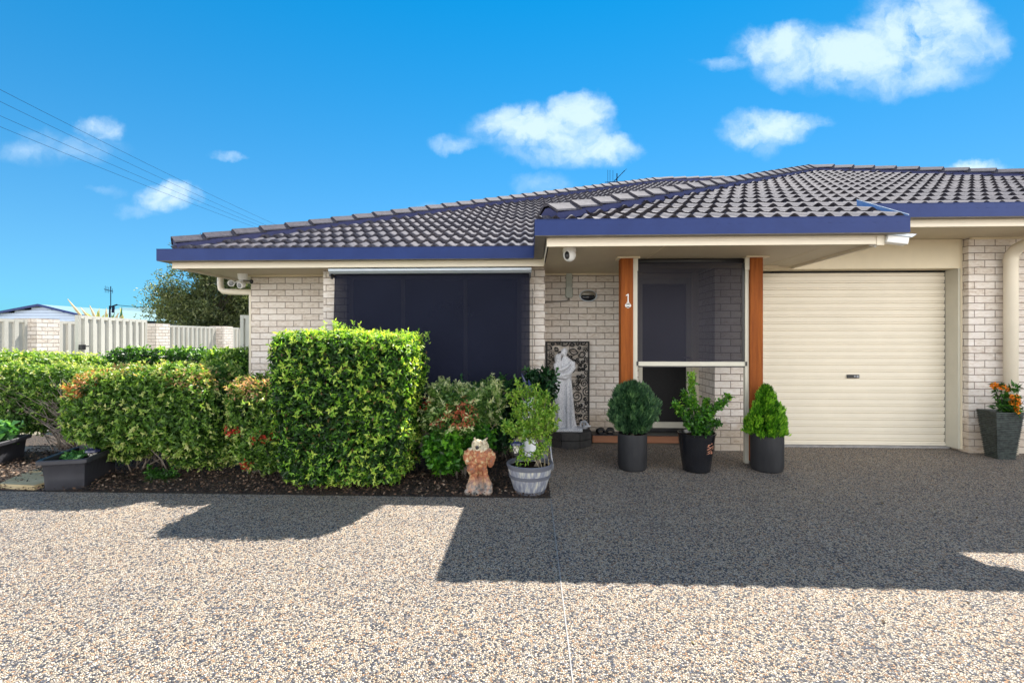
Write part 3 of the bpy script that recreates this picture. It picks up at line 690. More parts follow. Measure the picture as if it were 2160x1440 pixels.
nm = thing('house_number', 'white numeral 1 with small badge on the left timber post', 'house number', (1.046, 5.325, 1.70))
d = MB()
d.prism([(1.049, 1.772), (1.060, 1.772), (1.060, 1.862), (1.052, 1.862), (1.030, 1.848), (1.030, 1.841), (1.049, 1.846)], 'y', 5.322, 5.3295)
d.box(1.036, 1.072, 5.323, 5.3292, 1.765, 1.7715)
d.build('numeral', M['white'], nm)
def badge(k, cx=1.053, cz=1.735): return [(cx+x*k, cz+z*k) for x, z in ((0, .029), (.010, .021), (.027, .017), (.030, 0), (.027, -.015), (.010, -.021), (0, -.030), (-.010, -.021), (-.027, -.015), (-.030, 0), (-.027, .017), (-.010, .021))]
MB().prism(badge(1), 'y', 5.324, 5.3295).build('badge', M['white'], nm)
MB().prism([(p[0], p[1]) for p in badge(.8)], 'y', 5.322, 5.3238).build('badge_field', M['lockb'], nm)
MB().box(1.020, 1.086, 5.3195, 5.3218, 1.728, 1.742).build('badge_bar', M['white'], nm)

dc_ = thing('dome_camera', 'white dome security camera under the porch soffit beside its left edge', 'security camera', (.376, 4.78, 2.26))
MB().lathe([(.0, 2.264), (.066, 2.264), (.068, 2.235), (.060, 2.228), (.0, 2.228)][::-1], (.376, 4.80, 0), 28).build('mount', M['white'], dc_, 'auto')
MB().ball((.376, 4.80, 2.205), (.064, .064, .072), 24, 14).build('dome', M['white'], dc_, True)
rt = Matrix.Rotation(R(-25), 3, 'Z')
MB().ball((.350, 4.752, 2.19), (.026, .022, .040), 18, 10, rt).build('lens', M['lockb'], dc_, True)

bc = thing('security_camera', 'white box-shaped camera housing under the right end of the porch gutter', 'security camera', (3.3, 4.55, 2.2))
b0 = MB().box(-.085, .085, -.045, .045, -.035, .03); b0.xform(Matrix.Translation((3.30, 4.52, 2.265)) @ Matrix.Rotation(R(-12), 4, 'Z') @ Matrix.Rotation(R(10), 4, 'Y')); b0.build('body', M['white'], bc, bevel=.008)
h0 = MB().prism([(-.09, .031), (-.09, .045), (.13, .062), (.10, .031)], 'y', -.052, .052); h0.xform(Matrix.Translation((3.30, 4.52, 2.265)) @ Matrix.Rotation(R(-12), 4, 'Z') @ Matrix.Rotation(R(10), 4, 'Y')); h0.build('sunshade', M['offwhite'], bc)
MB().tube([(3.27, 4.55, 2.29), (3.24, 4.6, 2.30)], .012, 8).build('bracket', M['white'], bc)
MB().tube([(3.16, 4.60, 2.262), (3.16, 4.60, 2.235)], .035, 16).tube([(3.16, 4.60, 2.235), (3.165, 4.58, 2.215)], .006, 6).build('cable_gland', M['white'], bc)

fc = thing('twin_floodlight', 'white sensor floodlight with two lamp heads under the left eave corner', 'floodlight', (-3.94, 6.45, 2.25))
MB().lathe([(.0, 2.262), (.062, 2.262), (.058, 2.19), (.045, 2.175), (0, 2.175)][::-1], (-3.94, 6.45, 0), 22).build('mount', M['white'], fc, 'auto')
for sx_, rz in ((-.11, 25), (.03, -8)):
    h = MB().lathe([(.02, -.06), (.036, -.03), (.044, .04), (.038, .045)], (0, 0, 0), 20); h.xform(Matrix.Translation((-3.94+sx_, 6.38, 2.10+ (.03 if sx_ < 0 else 0))) @ Matrix.Rotation(R(rz), 4, 'Z') @ Matrix.Rotation(R(105), 4, 'X'))
    lh = h.build('lamp_head', M['white'], fc, 'auto'); WLOC[lh.name] = WLOC[fc.name]
    g = MB().ball((0, 0, .042), (.034, .034, .010), 18, 8); g.xform(Matrix.Translation((-3.94+sx_, 6.38, 2.10+ (.03 if sx_ < 0 else 0))) @ Matrix.Rotation(R(rz), 4, 'Z') @ Matrix.Rotation(R(105), 4, 'X')); g.build('lamp_glass', M['lens'], lh, True)
    MB().tube([(-3.94, 6.44, 2.17), (-3.94+sx_*.7, 6.42, 2.14), (-3.94+sx_, 6.40, 2.12)], .012, 8).build('arm', M['white'], fc, True)
MB().ball((-3.80, 6.42, 2.15), (.025, .025, .03), 14, 8).tube([(-3.93, 6.44, 2.17), (-3.80, 6.42, 2.16)], .008, 6).build('motion_sensor', M['black'], fc, True)

cb = thing('conduit_box', 'tall grey electrical conduit box on the porch brick wall', 'electrical box', (.51, 6.62, 1.93))
MB().box(.472, .552, 6.585, 6.629, 2.12, 2.262).box(.472, .552, 6.587, 6.629, 1.93, 2.095).box(.468, .556, 6.58, 6.629, 2.095, 2.12).box(.460, .564, 6.61, 6.6285, 1.945, 2.06).build('cover', M['greyplastic'], cb, bevel=.004)
MB().tube([(.505, 6.60, 1.93), (.503, 6.60, 1.905), (.49, 6.60, 1.89), (.46, 6.60, 1.885), (.22, 6.60, 1.872), (.18, 6.60, 1.865)], .010, 8).build('conduit', M['conduit'], cb, True)
scw = MB()
for (x, z) in ((.462, 2.2), (.562, 2.2), (.462, 2.06), (.562, 2.06)): scw.cut(); scw.tube([(x, 6.60, z), (x, 6.629, z)], .006, 6)
scw.build('screw', M['black'], cb)
lt = thing('bulkhead_light', 'oval eyelid bulkhead light on the porch brick wall', 'wall light', (.77, 6.62, 1.95))
def ell(cx, cz, rx, rz, n=36, a0=0, a1=2*math.pi): return [(cx+rx*math.cos(a0+(a1-a0)*i/n), cz+rz*math.sin(a0+(a1-a0)*i/n)) for i in range(n+1)]
MB().ball((.77, 6.628, 1.958), (.118, .035, .080), 30, 14).build('base', M['bronze'], lt, True)
MB().tube([(x, 6.595, z) for x, z in ell(.77, 1.957, .112, .074)[:-1]], .008, 8, closed=True).build('rim', M['offwhite'], lt, True)
MB().ball((.77, 6.605, 1.940), (.096, .032, .048), 26, 12).build('glass', M['darkglass'], lt, True)
hd = MB().ball((.77, 6.603, 1.975), (.105, .055, .055), 26, 12); hd.v = [(x, y, max(z, 1.962)) for x, y, z in hd.v]; hd.build('eyelid', M['bronze'], lt, True)
MB().tube([(.205, 6.60, 1.73), (.205, 6.629, 1.73)], .012, 10).ball((.205, 6.597, 1.73), .009, 8, 6).build('door_stop', M['white'], tag(thing('wall_sensor', 'tiny white sensor eye on the porch wall beside the bay corner', 'sensor', (.205, 6.6, 1.73))))

an = thing('television_antenna', 'small television antenna standing behind the left roof hip', 'antenna', (2.35, 13.4, 4.6))
MB().tube([(2.35, 13.4, 4.9), (2.35, 13.4, 5.92)], .014, 6).build('mast', M['wire'], an)
el = MB().tube([(2.20, 13.35, 5.62), (2.55, 13.35, 5.98)], .009, 5)
for k in range(7): t = k/6; el.tube([(2.24+.3*t, 13.35-.22+.04*k, 5.66+.3*t), (2.30+.3*t, 13.35+.22-.04*k, 5.72+.3*t)], .005, 4)
for x in (2.10, 2.16, 2.24): el.tube([(x, 13.4, 5.62), (x, 13.4, 6.02-.1*(x-2.1))], .005, 4)
el.tube([(2.02, 13.4, 5.68), (2.55, 13.4, 5.70)], .01, 4); el.build('elements', M['wire'], an)
# ------------------------------------------------------------------ porch ornaments
lp = thing('lattice_screen', 'black laser-cut floral screen leaning on the porch wall behind the couple statue', 'screen', (.48, 6.57, 0))
fr = MB()
x0, x1, y_, z0, z1 = .19, .785, 6.575, .02, 1.34
fr.box(x0, x0+.028, y_, y_+.012, z0, z1); fr.box(x1-.022, x1, y_, y_+.012, z0, z1); fr.box(x0+.028, x1-.022, y_, y_+.012, z1-.022, z1); fr.box(x0+.028, x1-.022, y_, y_+.012, z0, z0+.02)
fr.build('frame', M['lattice'], lp)
def ribbon(mb, pts, wd):
    m = len(pts); i0 = len(mb.v); ws = wd if hasattr(wd, '__len__') else [wd]*m
    for k, (x, z) in enumerate(pts):
        a = pts[min(k+1, m-1)]; b_ = pts[max(k-1, 0)]; dx, dz = a[0]-b_[0], a[1]-b_[1]; l = math.hypot(dx, dz) or 1
        nx, nz = -dz/l*ws[k]/2, dx/l*ws[k]/2
        p = [(x+nx, z+nz), (x-nx, z-nz)]
        p = [(min(max(a_, x0+.01), x1-.01), min(max(b__, z0+.01), z1-.01)) for a_, b__ in p]
        mb.v += [(p[0][0], y_+.002, p[0][1]), (p[1][0], y_+.002, p[1][1]), (p[1][0], y_+.011, p[1][1]), (p[0][0], y_+.011, p[0][1])]
    for k in range(m-1):
        a = i0+k*4; b_ = a+4
        for j in range(4): mb.f.append((a+j, a+(j+1) % 4, b_+(j+1) % 4, b_+j))
g = random.Random(5); lt_ = MB(); pts = []
tries = 0
while tries < 4000:
    tries += 1; rr = g.choice([.075, .062, .05, .042, .034, .026]); p = (g.uniform(x0+.02, x1-.02), g.uniform(.1, z1-.02))
    if all(math.hypot(p[0]-q[0], p[1]-q[1]) > (rr+q[2])*.93 for q in pts): pts.append((p[0], p[1], rr))
for (cx, cz, rr) in pts:
    kind = g.random(); a0 = g.uniform(0, 6.28)
    lt_n = 20
    if kind < .42:      # scroll
        ribbon(lt_, [(cx+rr*(1-.85*i/30)*math.cos(a0+i*.36), cz+rr*(1-.85*i/30)*math.sin(a0+i*.36)) for i in range(31)], [.015*(1-.3*i/30) for i in range(31)])
    elif kind < .62:    # flower
        ribbon(lt_, [(cx+rr*.32*math.cos(i*.63), cz+rr*.32*math.sin(i*.63)) for i in range(11)], .008)
        for k in range(5):
            a = a0+k*1.2566; ribbon(lt_, [(cx+rr*(.62+.36*math.cos(i*.7))*math.cos(a+.5*math.sin(i*.7)), cz+rr*(.62+.36*math.cos(i*.7))*math.sin(a+.5*math.sin(i*.7))) for i in range(10)], .008)
    else:               # leaf with vein
        for sgn in (-1, 1):
            ribbon(lt_, [(cx+math.cos(a0)*rr*(2*t/10-1)-math.sin(a0)*sgn*rr*.62*math.sin(math.pi*t/10), cz+math.sin(a0)*rr*(2*t/10-1)+math.cos(a0)*sgn*rr*.62*math.sin(math.pi*t/10)) for t in range(11)], .016)
        ribbon(lt_, [(cx+math.cos(a0)*rr*(2*t/10-1), cz+math.sin(a0)*rr*(2*t/10-1)+.006*math.sin(t)) for t in range(11)], .006)
for _ in range(24):     # long sweeping stems
    cx, cz = g.uniform(x0+.05, x1-.05), g.uniform(.1, z1-.08); r_ = g.uniform(.06, .13); a0 = g.uniform(0, 6.28)
    ribbon(lt_, [(cx+r_*math.cos(a0+i*.16), cz+r_*1.2*math.sin(a0+i*.16)) for i in range(12)], [.004+.009*math.sin(math.pi*i/11) for i in range(12)])
lt_.build('cut_pattern', M['lattice'], lp)

pd = MB(); cx, cy, rr = .49, 6.33, .30
for lv in range(2):
    for k in range(8):
        a = math.pi/4*k+ (math.pi/8 if True else 0); a2 = a+math.pi/4; gp = .012
        o_ = [(cx+rr*math.cos(a+gp), min(cy+rr*math.sin(a+gp), 6.565)), (cx+rr*math.cos(a2-gp), min(cy+rr*math.sin(a2-gp), 6.565)), (cx+.02*math.cos(a2), cy+.02*math.sin(a2)), (cx+.02*math.cos(a), cy+.02*math.sin(a))]
        if abs((o_[0][0]-o_[2][0])*(o_[1][1]-o_[2][1])-(o_[1][0]-o_[2][0])*(o_[0][1]-o_[2][1])) < .001: continue
        pd.prism(o_, 'z', .003+lv*.096, .003+lv*.096+.092+(.003 if lv else 0))
tag(pd.build('stone_plinth', M['pedestal'], None, loc=(cx, cy, 0), bevel=.008), 'low dark octagonal block plinth under the couple statue', 'plinth')

# embracing couple
def SX(x): return .395+(x-300)*.00127
def SZ(y): return 1.461-.001097*y
def loft(mb, rows, n=20):
    i0 = len(mb.v)
    for (xa, xb, yy, dep, yc) in rows:
        cx_ = (SX(xa)+SX(xb))/2; rx = (SX(xb)-SX(xa))/2
        for j in range(n): th = 2*math.pi*j/n; mb.v.append((cx_+rx*math.cos(th), yc+dep*math.sin(th), SZ(yy)))
    for k in range(len(rows)-1):
        for j in range(n): a = i0+k*n; mb.f.append((a+j, a+(j+1) % n, a+n+(j+1) % n, a+n+j))
    mb.f.append(tuple(i0+j for j in range(n))[::-1]); mb.f.append(tuple(i0+(len(rows)-1)*n+j for j in range(n)))
cs_ = MB(); yc = 6.27
loft(cs_, [(215, 330, 1125, .085, yc), (218, 330, 980, .08, yc), (205, 325, 830, .08, yc), (178, 320, 690, .085, yc), (185, 318, 630, .08, yc), (222, 315, 545, .06, yc), (228, 312, 480, .06, yc), (230, 305, 400, .06, yc), (238, 295, 350, .045, yc), (250, 285, 330, .03, yc)])
loft(cs_, [(300, 455, 1125, .095, yc+.01), (300, 432, 1000, .085, yc+.01), (303, 420, 830, .08, yc+.01), (305, 408, 690, .075, yc+.01), (305, 398, 560, .065, yc+.01), (300, 400, 470, .065, yc+.01), (295, 415, 400, .065, yc+.01), (295, 408, 340, .06, yc+.01), (305, 370, 300, .035, yc+.01), (310, 350, 285, .03, yc+.01)])
cs_.ball((SX(262), yc-.01, SZ(298)), (.040, .042, .052)); cs_.ball((SX(250), yc+.01, SZ(318)), (.036, .04, .065))      # her head and hair
cs_.ball((SX(322), yc, SZ(240)), (.042, .044, .054)); cs_.ball((SX(328), yc+.015, SZ(225)), (.040, .042, .045)); cs_.ball((SX(290), yc-.035, SZ(250)), (.012, .012, .012))
cs_.tube([(SX(405), yc-.02, SZ(350)), (SX(412), yc-.05, SZ(420)), (SX(370), yc-.085, SZ(480)), (SX(300), yc-.095, SZ(505)), (SX(245), yc-.075, SZ(490))], [.036, .032, .028, .026, .022], 12)
cs_.tube([(SX(235), yc-.02, SZ(370)), (SX(232), yc-.055, SZ(420)), (SX(280), yc-.085, SZ(440)), (SX(340), yc-.08, SZ(410)), (SX(380), yc-.06, SZ(365))], [.03, .027, .025, .022, .02], 12)
cs_.tube([(SX(228), yc-.03, SZ(440)), (SX(260), yc-.08, SZ(520)), (SX(330), yc-.085, SZ(535)), (SX(388), yc-.05, SZ(500))], [.02, .022, .022, .02], 12)
for (xa, xb) in ((252, 262), (345, 352), (382, 396)): cs_.tube([(SX(xa), yc-.062, SZ(560)), (SX((xa+xb)/2+4), yc-.082, SZ(800)), (SX(xb), yc-.098, SZ(1110))], [.010, .014, .018], 8)
cs_.box(SX(232), SX(500), yc-.125, yc+.12, .193, .236)
tag(blend(cs_, 'couple_statue', M['statue'], None, (SX(310), yc, .193), .0085, 3, .5), 'tall white stone statue of an embracing couple on the dark plinth', 'statue')
def knot(name, c, s, label, rz):
    mb = MB()
    rots = [Matrix.Rotation(R(rz), 3, 'Z'), Matrix.Rotation(R(rz+35), 3, 'Z') @ Matrix.Rotation(R(80), 3, 'X'), Matrix.Rotation(R(rz-30), 3, 'Z') @ Matrix.Rotation(R(35), 3, 'Y') @ Matrix.Rotation(R(20), 3, 'X')]
    offs = [(-.28, 0, .12), (.22, -.2, -.1), (.1, .05, .22)]
    for q, of in zip(rots, offs):
        pts = []
        for i in range(24):
            th = 2*math.pi*i/24; cx_, sz_ = math.cos(th), math.sin(th); k_ = (abs(cx_)**4+abs(sz_)**4)**(-.25)
            pts.append(Vector(c)+Vector(of)*s+q @ Vector((cx_*k_*s*.62, 0, sz_*k_*s*.62)))
        mb.tube(pts, s*.19, 10, closed=True)
    zmin = min(v[2] for v in mb.v); dz = c[2]-s-zmin; mb.v = [(x, y, z+dz) for x, y, z in mb.v]
    return tag(mb.build(name, M['statue'], None, True, loc=(c[0], c[1], c[2]-s)), label, 'ornament')
knot('knot_ornament', (.262, 6.19, .20+.072), .072, 'white linked-knot ornament at the left foot of the couple statue', 25)
knot('knot_ornament', (.70, 6.33, .20+.066), .066, 'white linked-knot ornament at the right foot of the couple statue', -20)

for i, (x, rz, lab) in enumerate(((.92, 8, 'left shiny black slide sandal on the entry step'), (1.045, -6, 'right shiny black slide sandal on the entry step'))):
    t = thing('sandal', lab, 'sandal', (x, 6.47, .118), 'black sandals on the step')
    so = MB().prism([(-.035, -.06), (.035, -.06), (.042, .0), (.045, .08), (.03, .135), (0, .145), (-.03, .135), (-.045, .08), (-.04, 0)], 'z', 0, .022)
    so.xform(Matrix.Translation((x, 6.47, .118)) @ Matrix.Rotation(R(rz), 4, 'Z')); so.build('sole', M['leather'], t, bevel=.004)
    up_ = MB()
    for yy in (-.04, -.02, 0, .02, .04):
        up_.tube([(.05*math.cos(a), yy, .02+.055*math.sin(a)*(1-.25*abs(yy)/.04)) for a in [math.pi*k/12 for k in range(13)]], .012, 8)
    up_.xform(Matrix.Translation((x, 6.47, .118)) @ Matrix.Rotation(R(rz), 4, 'Z') @ Matrix.Translation((0, -.01, 0))); up_.build('strap', M['leather'], t, True)

# ------------------------------------------------------------------ pots by the posts
def conifer(n, c, rx, rz, seed, kind, pal_):
    g = np.random.default_rng(seed); th = g.uniform(0, 2*np.pi, n); 
    if kind == 'cone':
        h = g.beta(1.15, 1.5, n); rad = rx*np.minimum(1, 1.18*(1-h)**.85)*np.minimum(1, (h*9+.60)); 
    else:
        h = g.beta(1.3, 1.25, n); rad = rx*np.sqrt(np.clip(1-(2*h-.92)**2*.98, .0, 1))
    lob = 1+.09*np.sin(th*5+h*7)+.07*np.sin(th*11-h*12)+.07*np.sin(th*3-h*9+1)
    dep = g.beta(1, 3.2, n)
    rr = rad*lob*(1-.45*dep)
    P = np.stack([c[0]+rr*np.cos(th), c[1]+rr*np.sin(th), c[2]+rz*2*(h-.5)], 1)
    out = np.stack([np.cos(th), np.sin(th), np.zeros(n)], 1)
    return P, out, th, h, dep
def spray_leaves(P, out, g, k, L, W, upw, outw, t0, palette, flat=True):
    n = len(P); A = [[], [], [], [], [], []]
    for j in range(k):
        D = unit(out*outw + np.array([0, 0, 1])*upw + g.normal(size=(n, 3))*.34)
        side = unit(np.cross(out, np.array([0, 0, 1.]))); 
        U = unit(side + g.normal(size=(n, 3))*.5)
        A[0].append(P + np.array([0, 0, 1])*(L*.5*(j/k-.5))+g.normal(size=(n, 3))*L*.16); A[1].append(D); A[2].append(U)
        sz = g.uniform(.6, 1.25, n); A[3].append(L*sz); A[4].append(W*sz); A[5].append(pal(np.clip(t0+g.normal(size=n)*.14, 0, 1), palette))
    return [np.concatenate(a) for a in A]
t = thing('potted_conifer', 'dark blue-green globe conifer in a cylindrical pot by the left porch post', 'potted plant', (1.06, 5.13, 0))
def cyl_pot(t, c, r, h, mat):
    MB().lathe([(r*.80, .004), (r*.92, .012), (r, .05), (r*1.01, h-.01), (r, h), (r*.93, h), (r*.92, h-.03)], (c[0], c[1], 0), 40).build('pot', mat, t, 'auto')
    MB().lathe([(.001, h-.029), (r*.915, h-.029), (r*.915, h-.031)], (c[0], c[1], 0), 30).build('soil', M['soil'], t)
cyl_pot(t, (1.06, 5.13), .15, .385, M['potblack'])
g = np.random.default_rng(3)
BLUEG = [(0, (.010, .026, .014)), (.4, (.028, .075, .038)), (.75, (.075, .175, .075)), (1, (.17, .30, .12))]
P0 = None
P, out, th, h, dep = conifer(3900, (1.065, 5.13, .645), .215, .255, 3, 'globe', None)
cl = lowfreq(P, 60, 5)*.22; P = P+out*(cl*.17)[:, None]
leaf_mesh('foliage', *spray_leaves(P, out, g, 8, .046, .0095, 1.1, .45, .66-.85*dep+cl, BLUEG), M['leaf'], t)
MB().tube([(1.06, 5.13, .35), (1.065, 5.13, .8)], [.02, .008], 8).build('trunk', M['bark'], t)
t = thing('potted_conifer', 'bright green cone-shaped conifer in a dark pot by the right porch post', 'potted plant', (2.456, 5.15, 0))
cyl_pot(t, (2.456, 5.15), .158, .40, M['potblack'])
LIMEC = [(0, (.010, .040, .004)), (.4, (.035, .13, .008)), (.75, (.11, .32, .018)), (1, (.30, .52, .04))]
P, out, th, h, dep = conifer(3000, (2.452, 5.15, .612), .172, .252, 8, 'cone', None)
# vertical fan plates
q = np.round(th*11/(2*np.pi)+h*.8)*2*np.pi/11; th2 = th*.68+(q-h*.8*2*np.pi/11)*.32
rr = np.hypot(P[:, 0]-2.452, P[:, 1]-5.15); P[:, 0] = 2.452+rr*np.cos(th2); P[:, 1] = 5.15+rr*np.sin(th2); out = np.stack([np.cos(th2), np.sin(th2), 0*th2], 1)
cl = lowfreq(P, 55, 6)*.3; P = P+out*(cl*.09)[:, None]
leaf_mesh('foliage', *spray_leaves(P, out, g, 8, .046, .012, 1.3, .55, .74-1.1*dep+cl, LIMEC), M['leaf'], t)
MB().tube([(2.456, 5.15, .36), (2.452, 5.15, .75)], [.02, .008], 8).build('trunk', M['bark'], t)

t = thing('potted_rose_bush', 'leggy green shrub in a glossy black tapered pot with copper-coloured character', 'potted plant', (1.714, 5.10, 0))
pc = (1.714, 5.10)
prof = [(.120, .003), (.135, .012), (.145, .08), (.186, .385), (.195, .392), (.196, .402), (.188, .405), (.178, .40), (.17, .36)]
MB().lathe(prof, (pc[0], pc[1], 0), 44).build('pot', M['potgloss'], t, 'auto')
MB().lathe([(.001, .365), (.172, .365), (.172, .36)], (pc[0], pc[1], 0), 30).build('soil', M['soil'], t)
# character wrapped on the pot wall
cu = bpy.data.curves.new('glyph', 'FONT'); cu.body = '\u5bb6'; cu.size = .125; cu.extrude = .0; cu.offset = .0012
go = bpy.data.objects.new('glyph', cu); C.objects.link(go)
bpy.context.view_layer.update(); gm = bpy.data.meshes.new_from_object(go.evaluated_get(bpy.context.evaluated_depsgraph_get()))
vs = [v.co.copy() for v in gm.vertices]; fs = [tuple(p.vertices) for p in gm.polygons]
bpy.data.objects.remove(go); bpy.data.curves.remove(cu); bpy.data.meshes.remove(gm)
if vs:
    mx_, mn_ = max(v.x for v in vs), min(v.x for v in vs); mzx, mzn = max(v.y for v in vs), min(v.y for v in vs)
    gb = MB()
    for v in vs:
        u = (v.x-(mx_+mn_)/2) + .12*(v.y-(mzx+mzn)/2); zz = .262+(v.y-(mzx+mzn)/2)
        rr_ = .145+(.186-.145)*(zz-.08)/(.385-.08)+.0016; a = R(-90+36)+u/rr_
        gb.v.append((pc[0]+rr_*math.cos(a), pc[1]+rr_*math.sin(a), zz))
    gb.f = fs; gb.build('character', M['copper'], t)
# canes and leaves
g2 = random.Random(4); cn = MB(); LP = []
canes = [((1.70, 5.1), (1.66, 5.08, .98)), ((1.70, 5.1), (1.64, 5.05, 1.0)), ((1.72, 5.08), (2.02, 5.05, .78)), ((1.72, 5.1), (1.95, 5.1, .70)), ((1.70, 5.1), (1.48, 5.05, .70)), ((1.71, 5.12), (1.55, 5.12, .62)), ((1.73, 5.1), (1.80, 5.0, .62)), ((1.70, 5.08), (1.72, 4.98, .58)), ((1.72, 5.1), (1.84, 5.15, .72)), ((1.72, 5.1), (1.62, 5.2, .8)), ((1.73, 5.08), (1.90, 4.98, .52)), ((1.70, 5.08), (1.66, 4.95, .42)), ((1.7, 5.1), (1.58, 4.98, .5)), ((1.72, 5.1), (1.76, 4.92, .45))]
for (b0, e) in canes:
    pts = []
    for k in range(9):
        tt = k/8; p = Vector((b0[0], b0[1], .36)).lerp(Vector(e), tt); p += Vector((g2.uniform(-1, 1), g2.uniform(-1, 1), 0))*.012*(k > 0)
        p.z += .05*math.sin(math.pi*tt)*(1 if e[2] < .9 else 0); pts.append(p)
    cn.tube(pts, [.0055*(1-.6*k/8) for k in range(9)], 6); LP += [(pts[k].lerp(pts[k+1], g2.random()), (pts[-1]-pts[0]).normalized()) for k in range(2 if e[2] < .9 else 3, 8) for _ in range(9)] + [(pts[8], (pts[-1]-pts[0]).normalized())]*5
cn.build('cane', M['twig'], t, True)
g = np.random.default_rng(9); base = np.array([list(a) for a, b_ in LP]); nb = len(base); A = [[], [], [], [], [], []]
for j in range(5):
    dd = unit(g.normal(size=(nb, 3))+np.array([0, -.2, .1])); A[0].append(base+g.normal(size=(nb, 3))*.017); A[1].append(dd); A[2].append(unit(g.normal(size=(nb, 3))*.6+np.array([0, -.3, 1])))
    sz = g.uniform(.7, 1.2, nb); A[3].append(.036*sz); A[4].append(.024*sz); A[5].append(pal(np.clip(.25+.5*(base[:, 2]-.4)/.5+g.normal(size=nb)*.22, 0, 1), GREEN))
leaf_mesh('foliage', *[np.concatenate(a) for a in A], M['leaf'], t)

# tall ribbed planter with orange flowers
t = thing('ribbed_planter', 'tall ribbed square planter with orange flowers beside the right downpipe', 'potted plant', (5.43, 5.78, 0))
th = R(-6); cx, cy = 5.40, 5.80
def sq(r, z, off=0): return [(cx+r*math.cos(th+math.pi/2*k+math.pi/4+off), cy+r*math.sin(th+math.pi/2*k+math.pi/4+off), z) for k in range(4)]
pm = MB(); rows = []; H_ = .545
nz = 26
for k in range(nz):
    z = H_*k/nz; r_ = .125+(.198-.125)*(z/H_)
    for dz, dr in ((0, -.003), (.22, .006), (.62, .006), (.84, -.003)): rows.append((r_+dr, .003+z+dz*H_/nz))
rows += [(.201, H_), (.187, H_), (.178, H_-.04)]
for k, (r_, z) in enumerate(rows): pm.v += sq(r_, z, .0)
for k in range(len(rows)-1):
    for j in range(4): a = k*4; pm.f.append((a+j, a+(j+1) % 4, a+4+(j+1) % 4, a+4+j))
pm.build('pot', M['ribpot'], t)
MB().poly(sq(.179, H_-.04)).build('soil', M['soil'], t)
sm = MB(); g2 = random.Random(2); heads = [((5.27, 5.72, .84), .052), ((5.33, 5.70, .83), .05), ((5.45, 5.76, .79), .035), ((5.42, 5.68, .72), .036), ((5.50, 5.72, .70), .055), ((5.47, 5.68, .655), .052), ((5.42, 5.68, .66), .045), ((5.46, 5.68, .60), .045), ((5.46, 5.66, .55), .035)]
LPn = []
for (p, r_) in heads:
    e = Vector(p); b0 = Vector((5.40, 5.79, .5)); pts = [b0.lerp(e, k/5)+Vector((g2.uniform(-1, 1), g2.uniform(-1, 1), 0))*.012 for k in range(6)]
    sm.tube(pts, [.006*(1-.1*k) for k in range(6)], 5); LPn += [tuple(pts[k]) for k in (2, 3, 4, 5)]
sm.tube([(5.42, 5.79, .5), (5.53, 5.74, .58), (5.60, 5.72, .68)], .003, 5); sm.tube([(5.54, 5.74, .60), (5.57, 5.75, .72)], .002, 5)
sm.build('stem', M['barkdark'], t, True)
g = np.random.default_rng(4); A = [[], [], [], [], [], []]
base = np.array(LPn+[(5.30, 5.72, .60), (5.33, 5.70, .58), (5.36, 5.68, .57), (5.44, 5.68, .80), (5.46, 5.7, .82), (5.34, 5.68, .62)]); 
for j in range(9):
    nb = len(base); A[0].append(base+g.normal(size=(nb, 3))*.012); A[1].append(unit(g.normal(size=(nb, 3))+np.array([0, -.2, .15]))); A[2].append(unit(g.normal(size=(nb, 3))+np.array([0, 0, 1])))
    A[3].append(g.uniform(.05, .085, nb)); A[4].append(g.uniform(.018, .03, nb)); A[5].append(pal(g.uniform(0, .5, nb), GREEN))
leaf_mesh('foliage', *[np.concatenate(a) for a in A], M['leaf'], t)
A = [[], [], [], [], [], []]
for (p, r_) in heads:
    n_ = 190; dd = unit(g.normal(size=(n_, 3))); A[0].append(np.array(p)+dd*r_*.55*g.uniform(.5, 1, (n_, 1))); A[1].append(unit(dd+g.normal(size=(n_, 3))*.6)); A[2].append(unit(g.normal(size=(n_, 3))))
    A[3].append(np.full(n_, r_*.42)); A[4].append(np.full(n_, r_*.24)); A[5].append(pal(g.uniform(0, 1, n_), [(0, (.55, .14, .01)), (.5, (.80, .30, .02)), (1, (.95, .48, .06))]))
leaf_mesh('blossom', *[np.concatenate(a) for a in A], M['leaf'], t)

# ------------------------------------------------------------------ owl
oc = (-.467, 4.29); ow = MB()
def OZ(y): return .498-(y-215)*.000470*.925
def OX(x): return oc[0]+(x-455)*.00047
ow.ball((OX(470), oc[1]+.005, OZ(590)), (.088, .074, .118)); ow.ball((OX(480), oc[1], OZ(740)), (.050, .050, .070))
ow.ball((OX(435), oc[1]-.012, OZ(370)), (.056, .052, .052)); ow.ball((OX(440), oc[1]-.025, OZ(440)), (.050, .044, .045)); ow.ball((OX(560), oc[1]+.01, OZ(450)), (.040, .045, .07))
ow.tube([(OX(392), oc[1]-.01, OZ(330)), (OX(378), oc[1]-.01, OZ(222))], [.018, .007], 10); ow.tube([(OX(500), oc[1]-.01, OZ(330)), (OX(560), oc[1]-.01, OZ(285)), (OX(622), oc[1]-.01, OZ(218))], [.020, .014, .005], 10)
rtl = Matrix.Rotation(R(-10), 3, 'Y'); rtr = Matrix.Rotation(R(16), 3, 'Y')
ow.ball((OX(235), oc[1]+.01, OZ(640)), (.036, .055, .066), rot=rtl); ow.ball((OX(695), oc[1]+.012, OZ(680)), (.031, .052, .072), rot=rtr)
ow.ball((OX(315), oc[1]+.01, OZ(540)), (.050, .05, .050)); ow.ball((OX(610), oc[1]+.01, OZ(560)), (.050, .05, .060)); ow.ball((OX(450), oc[1]-.0, OZ(470)), (.062, .055, .05))
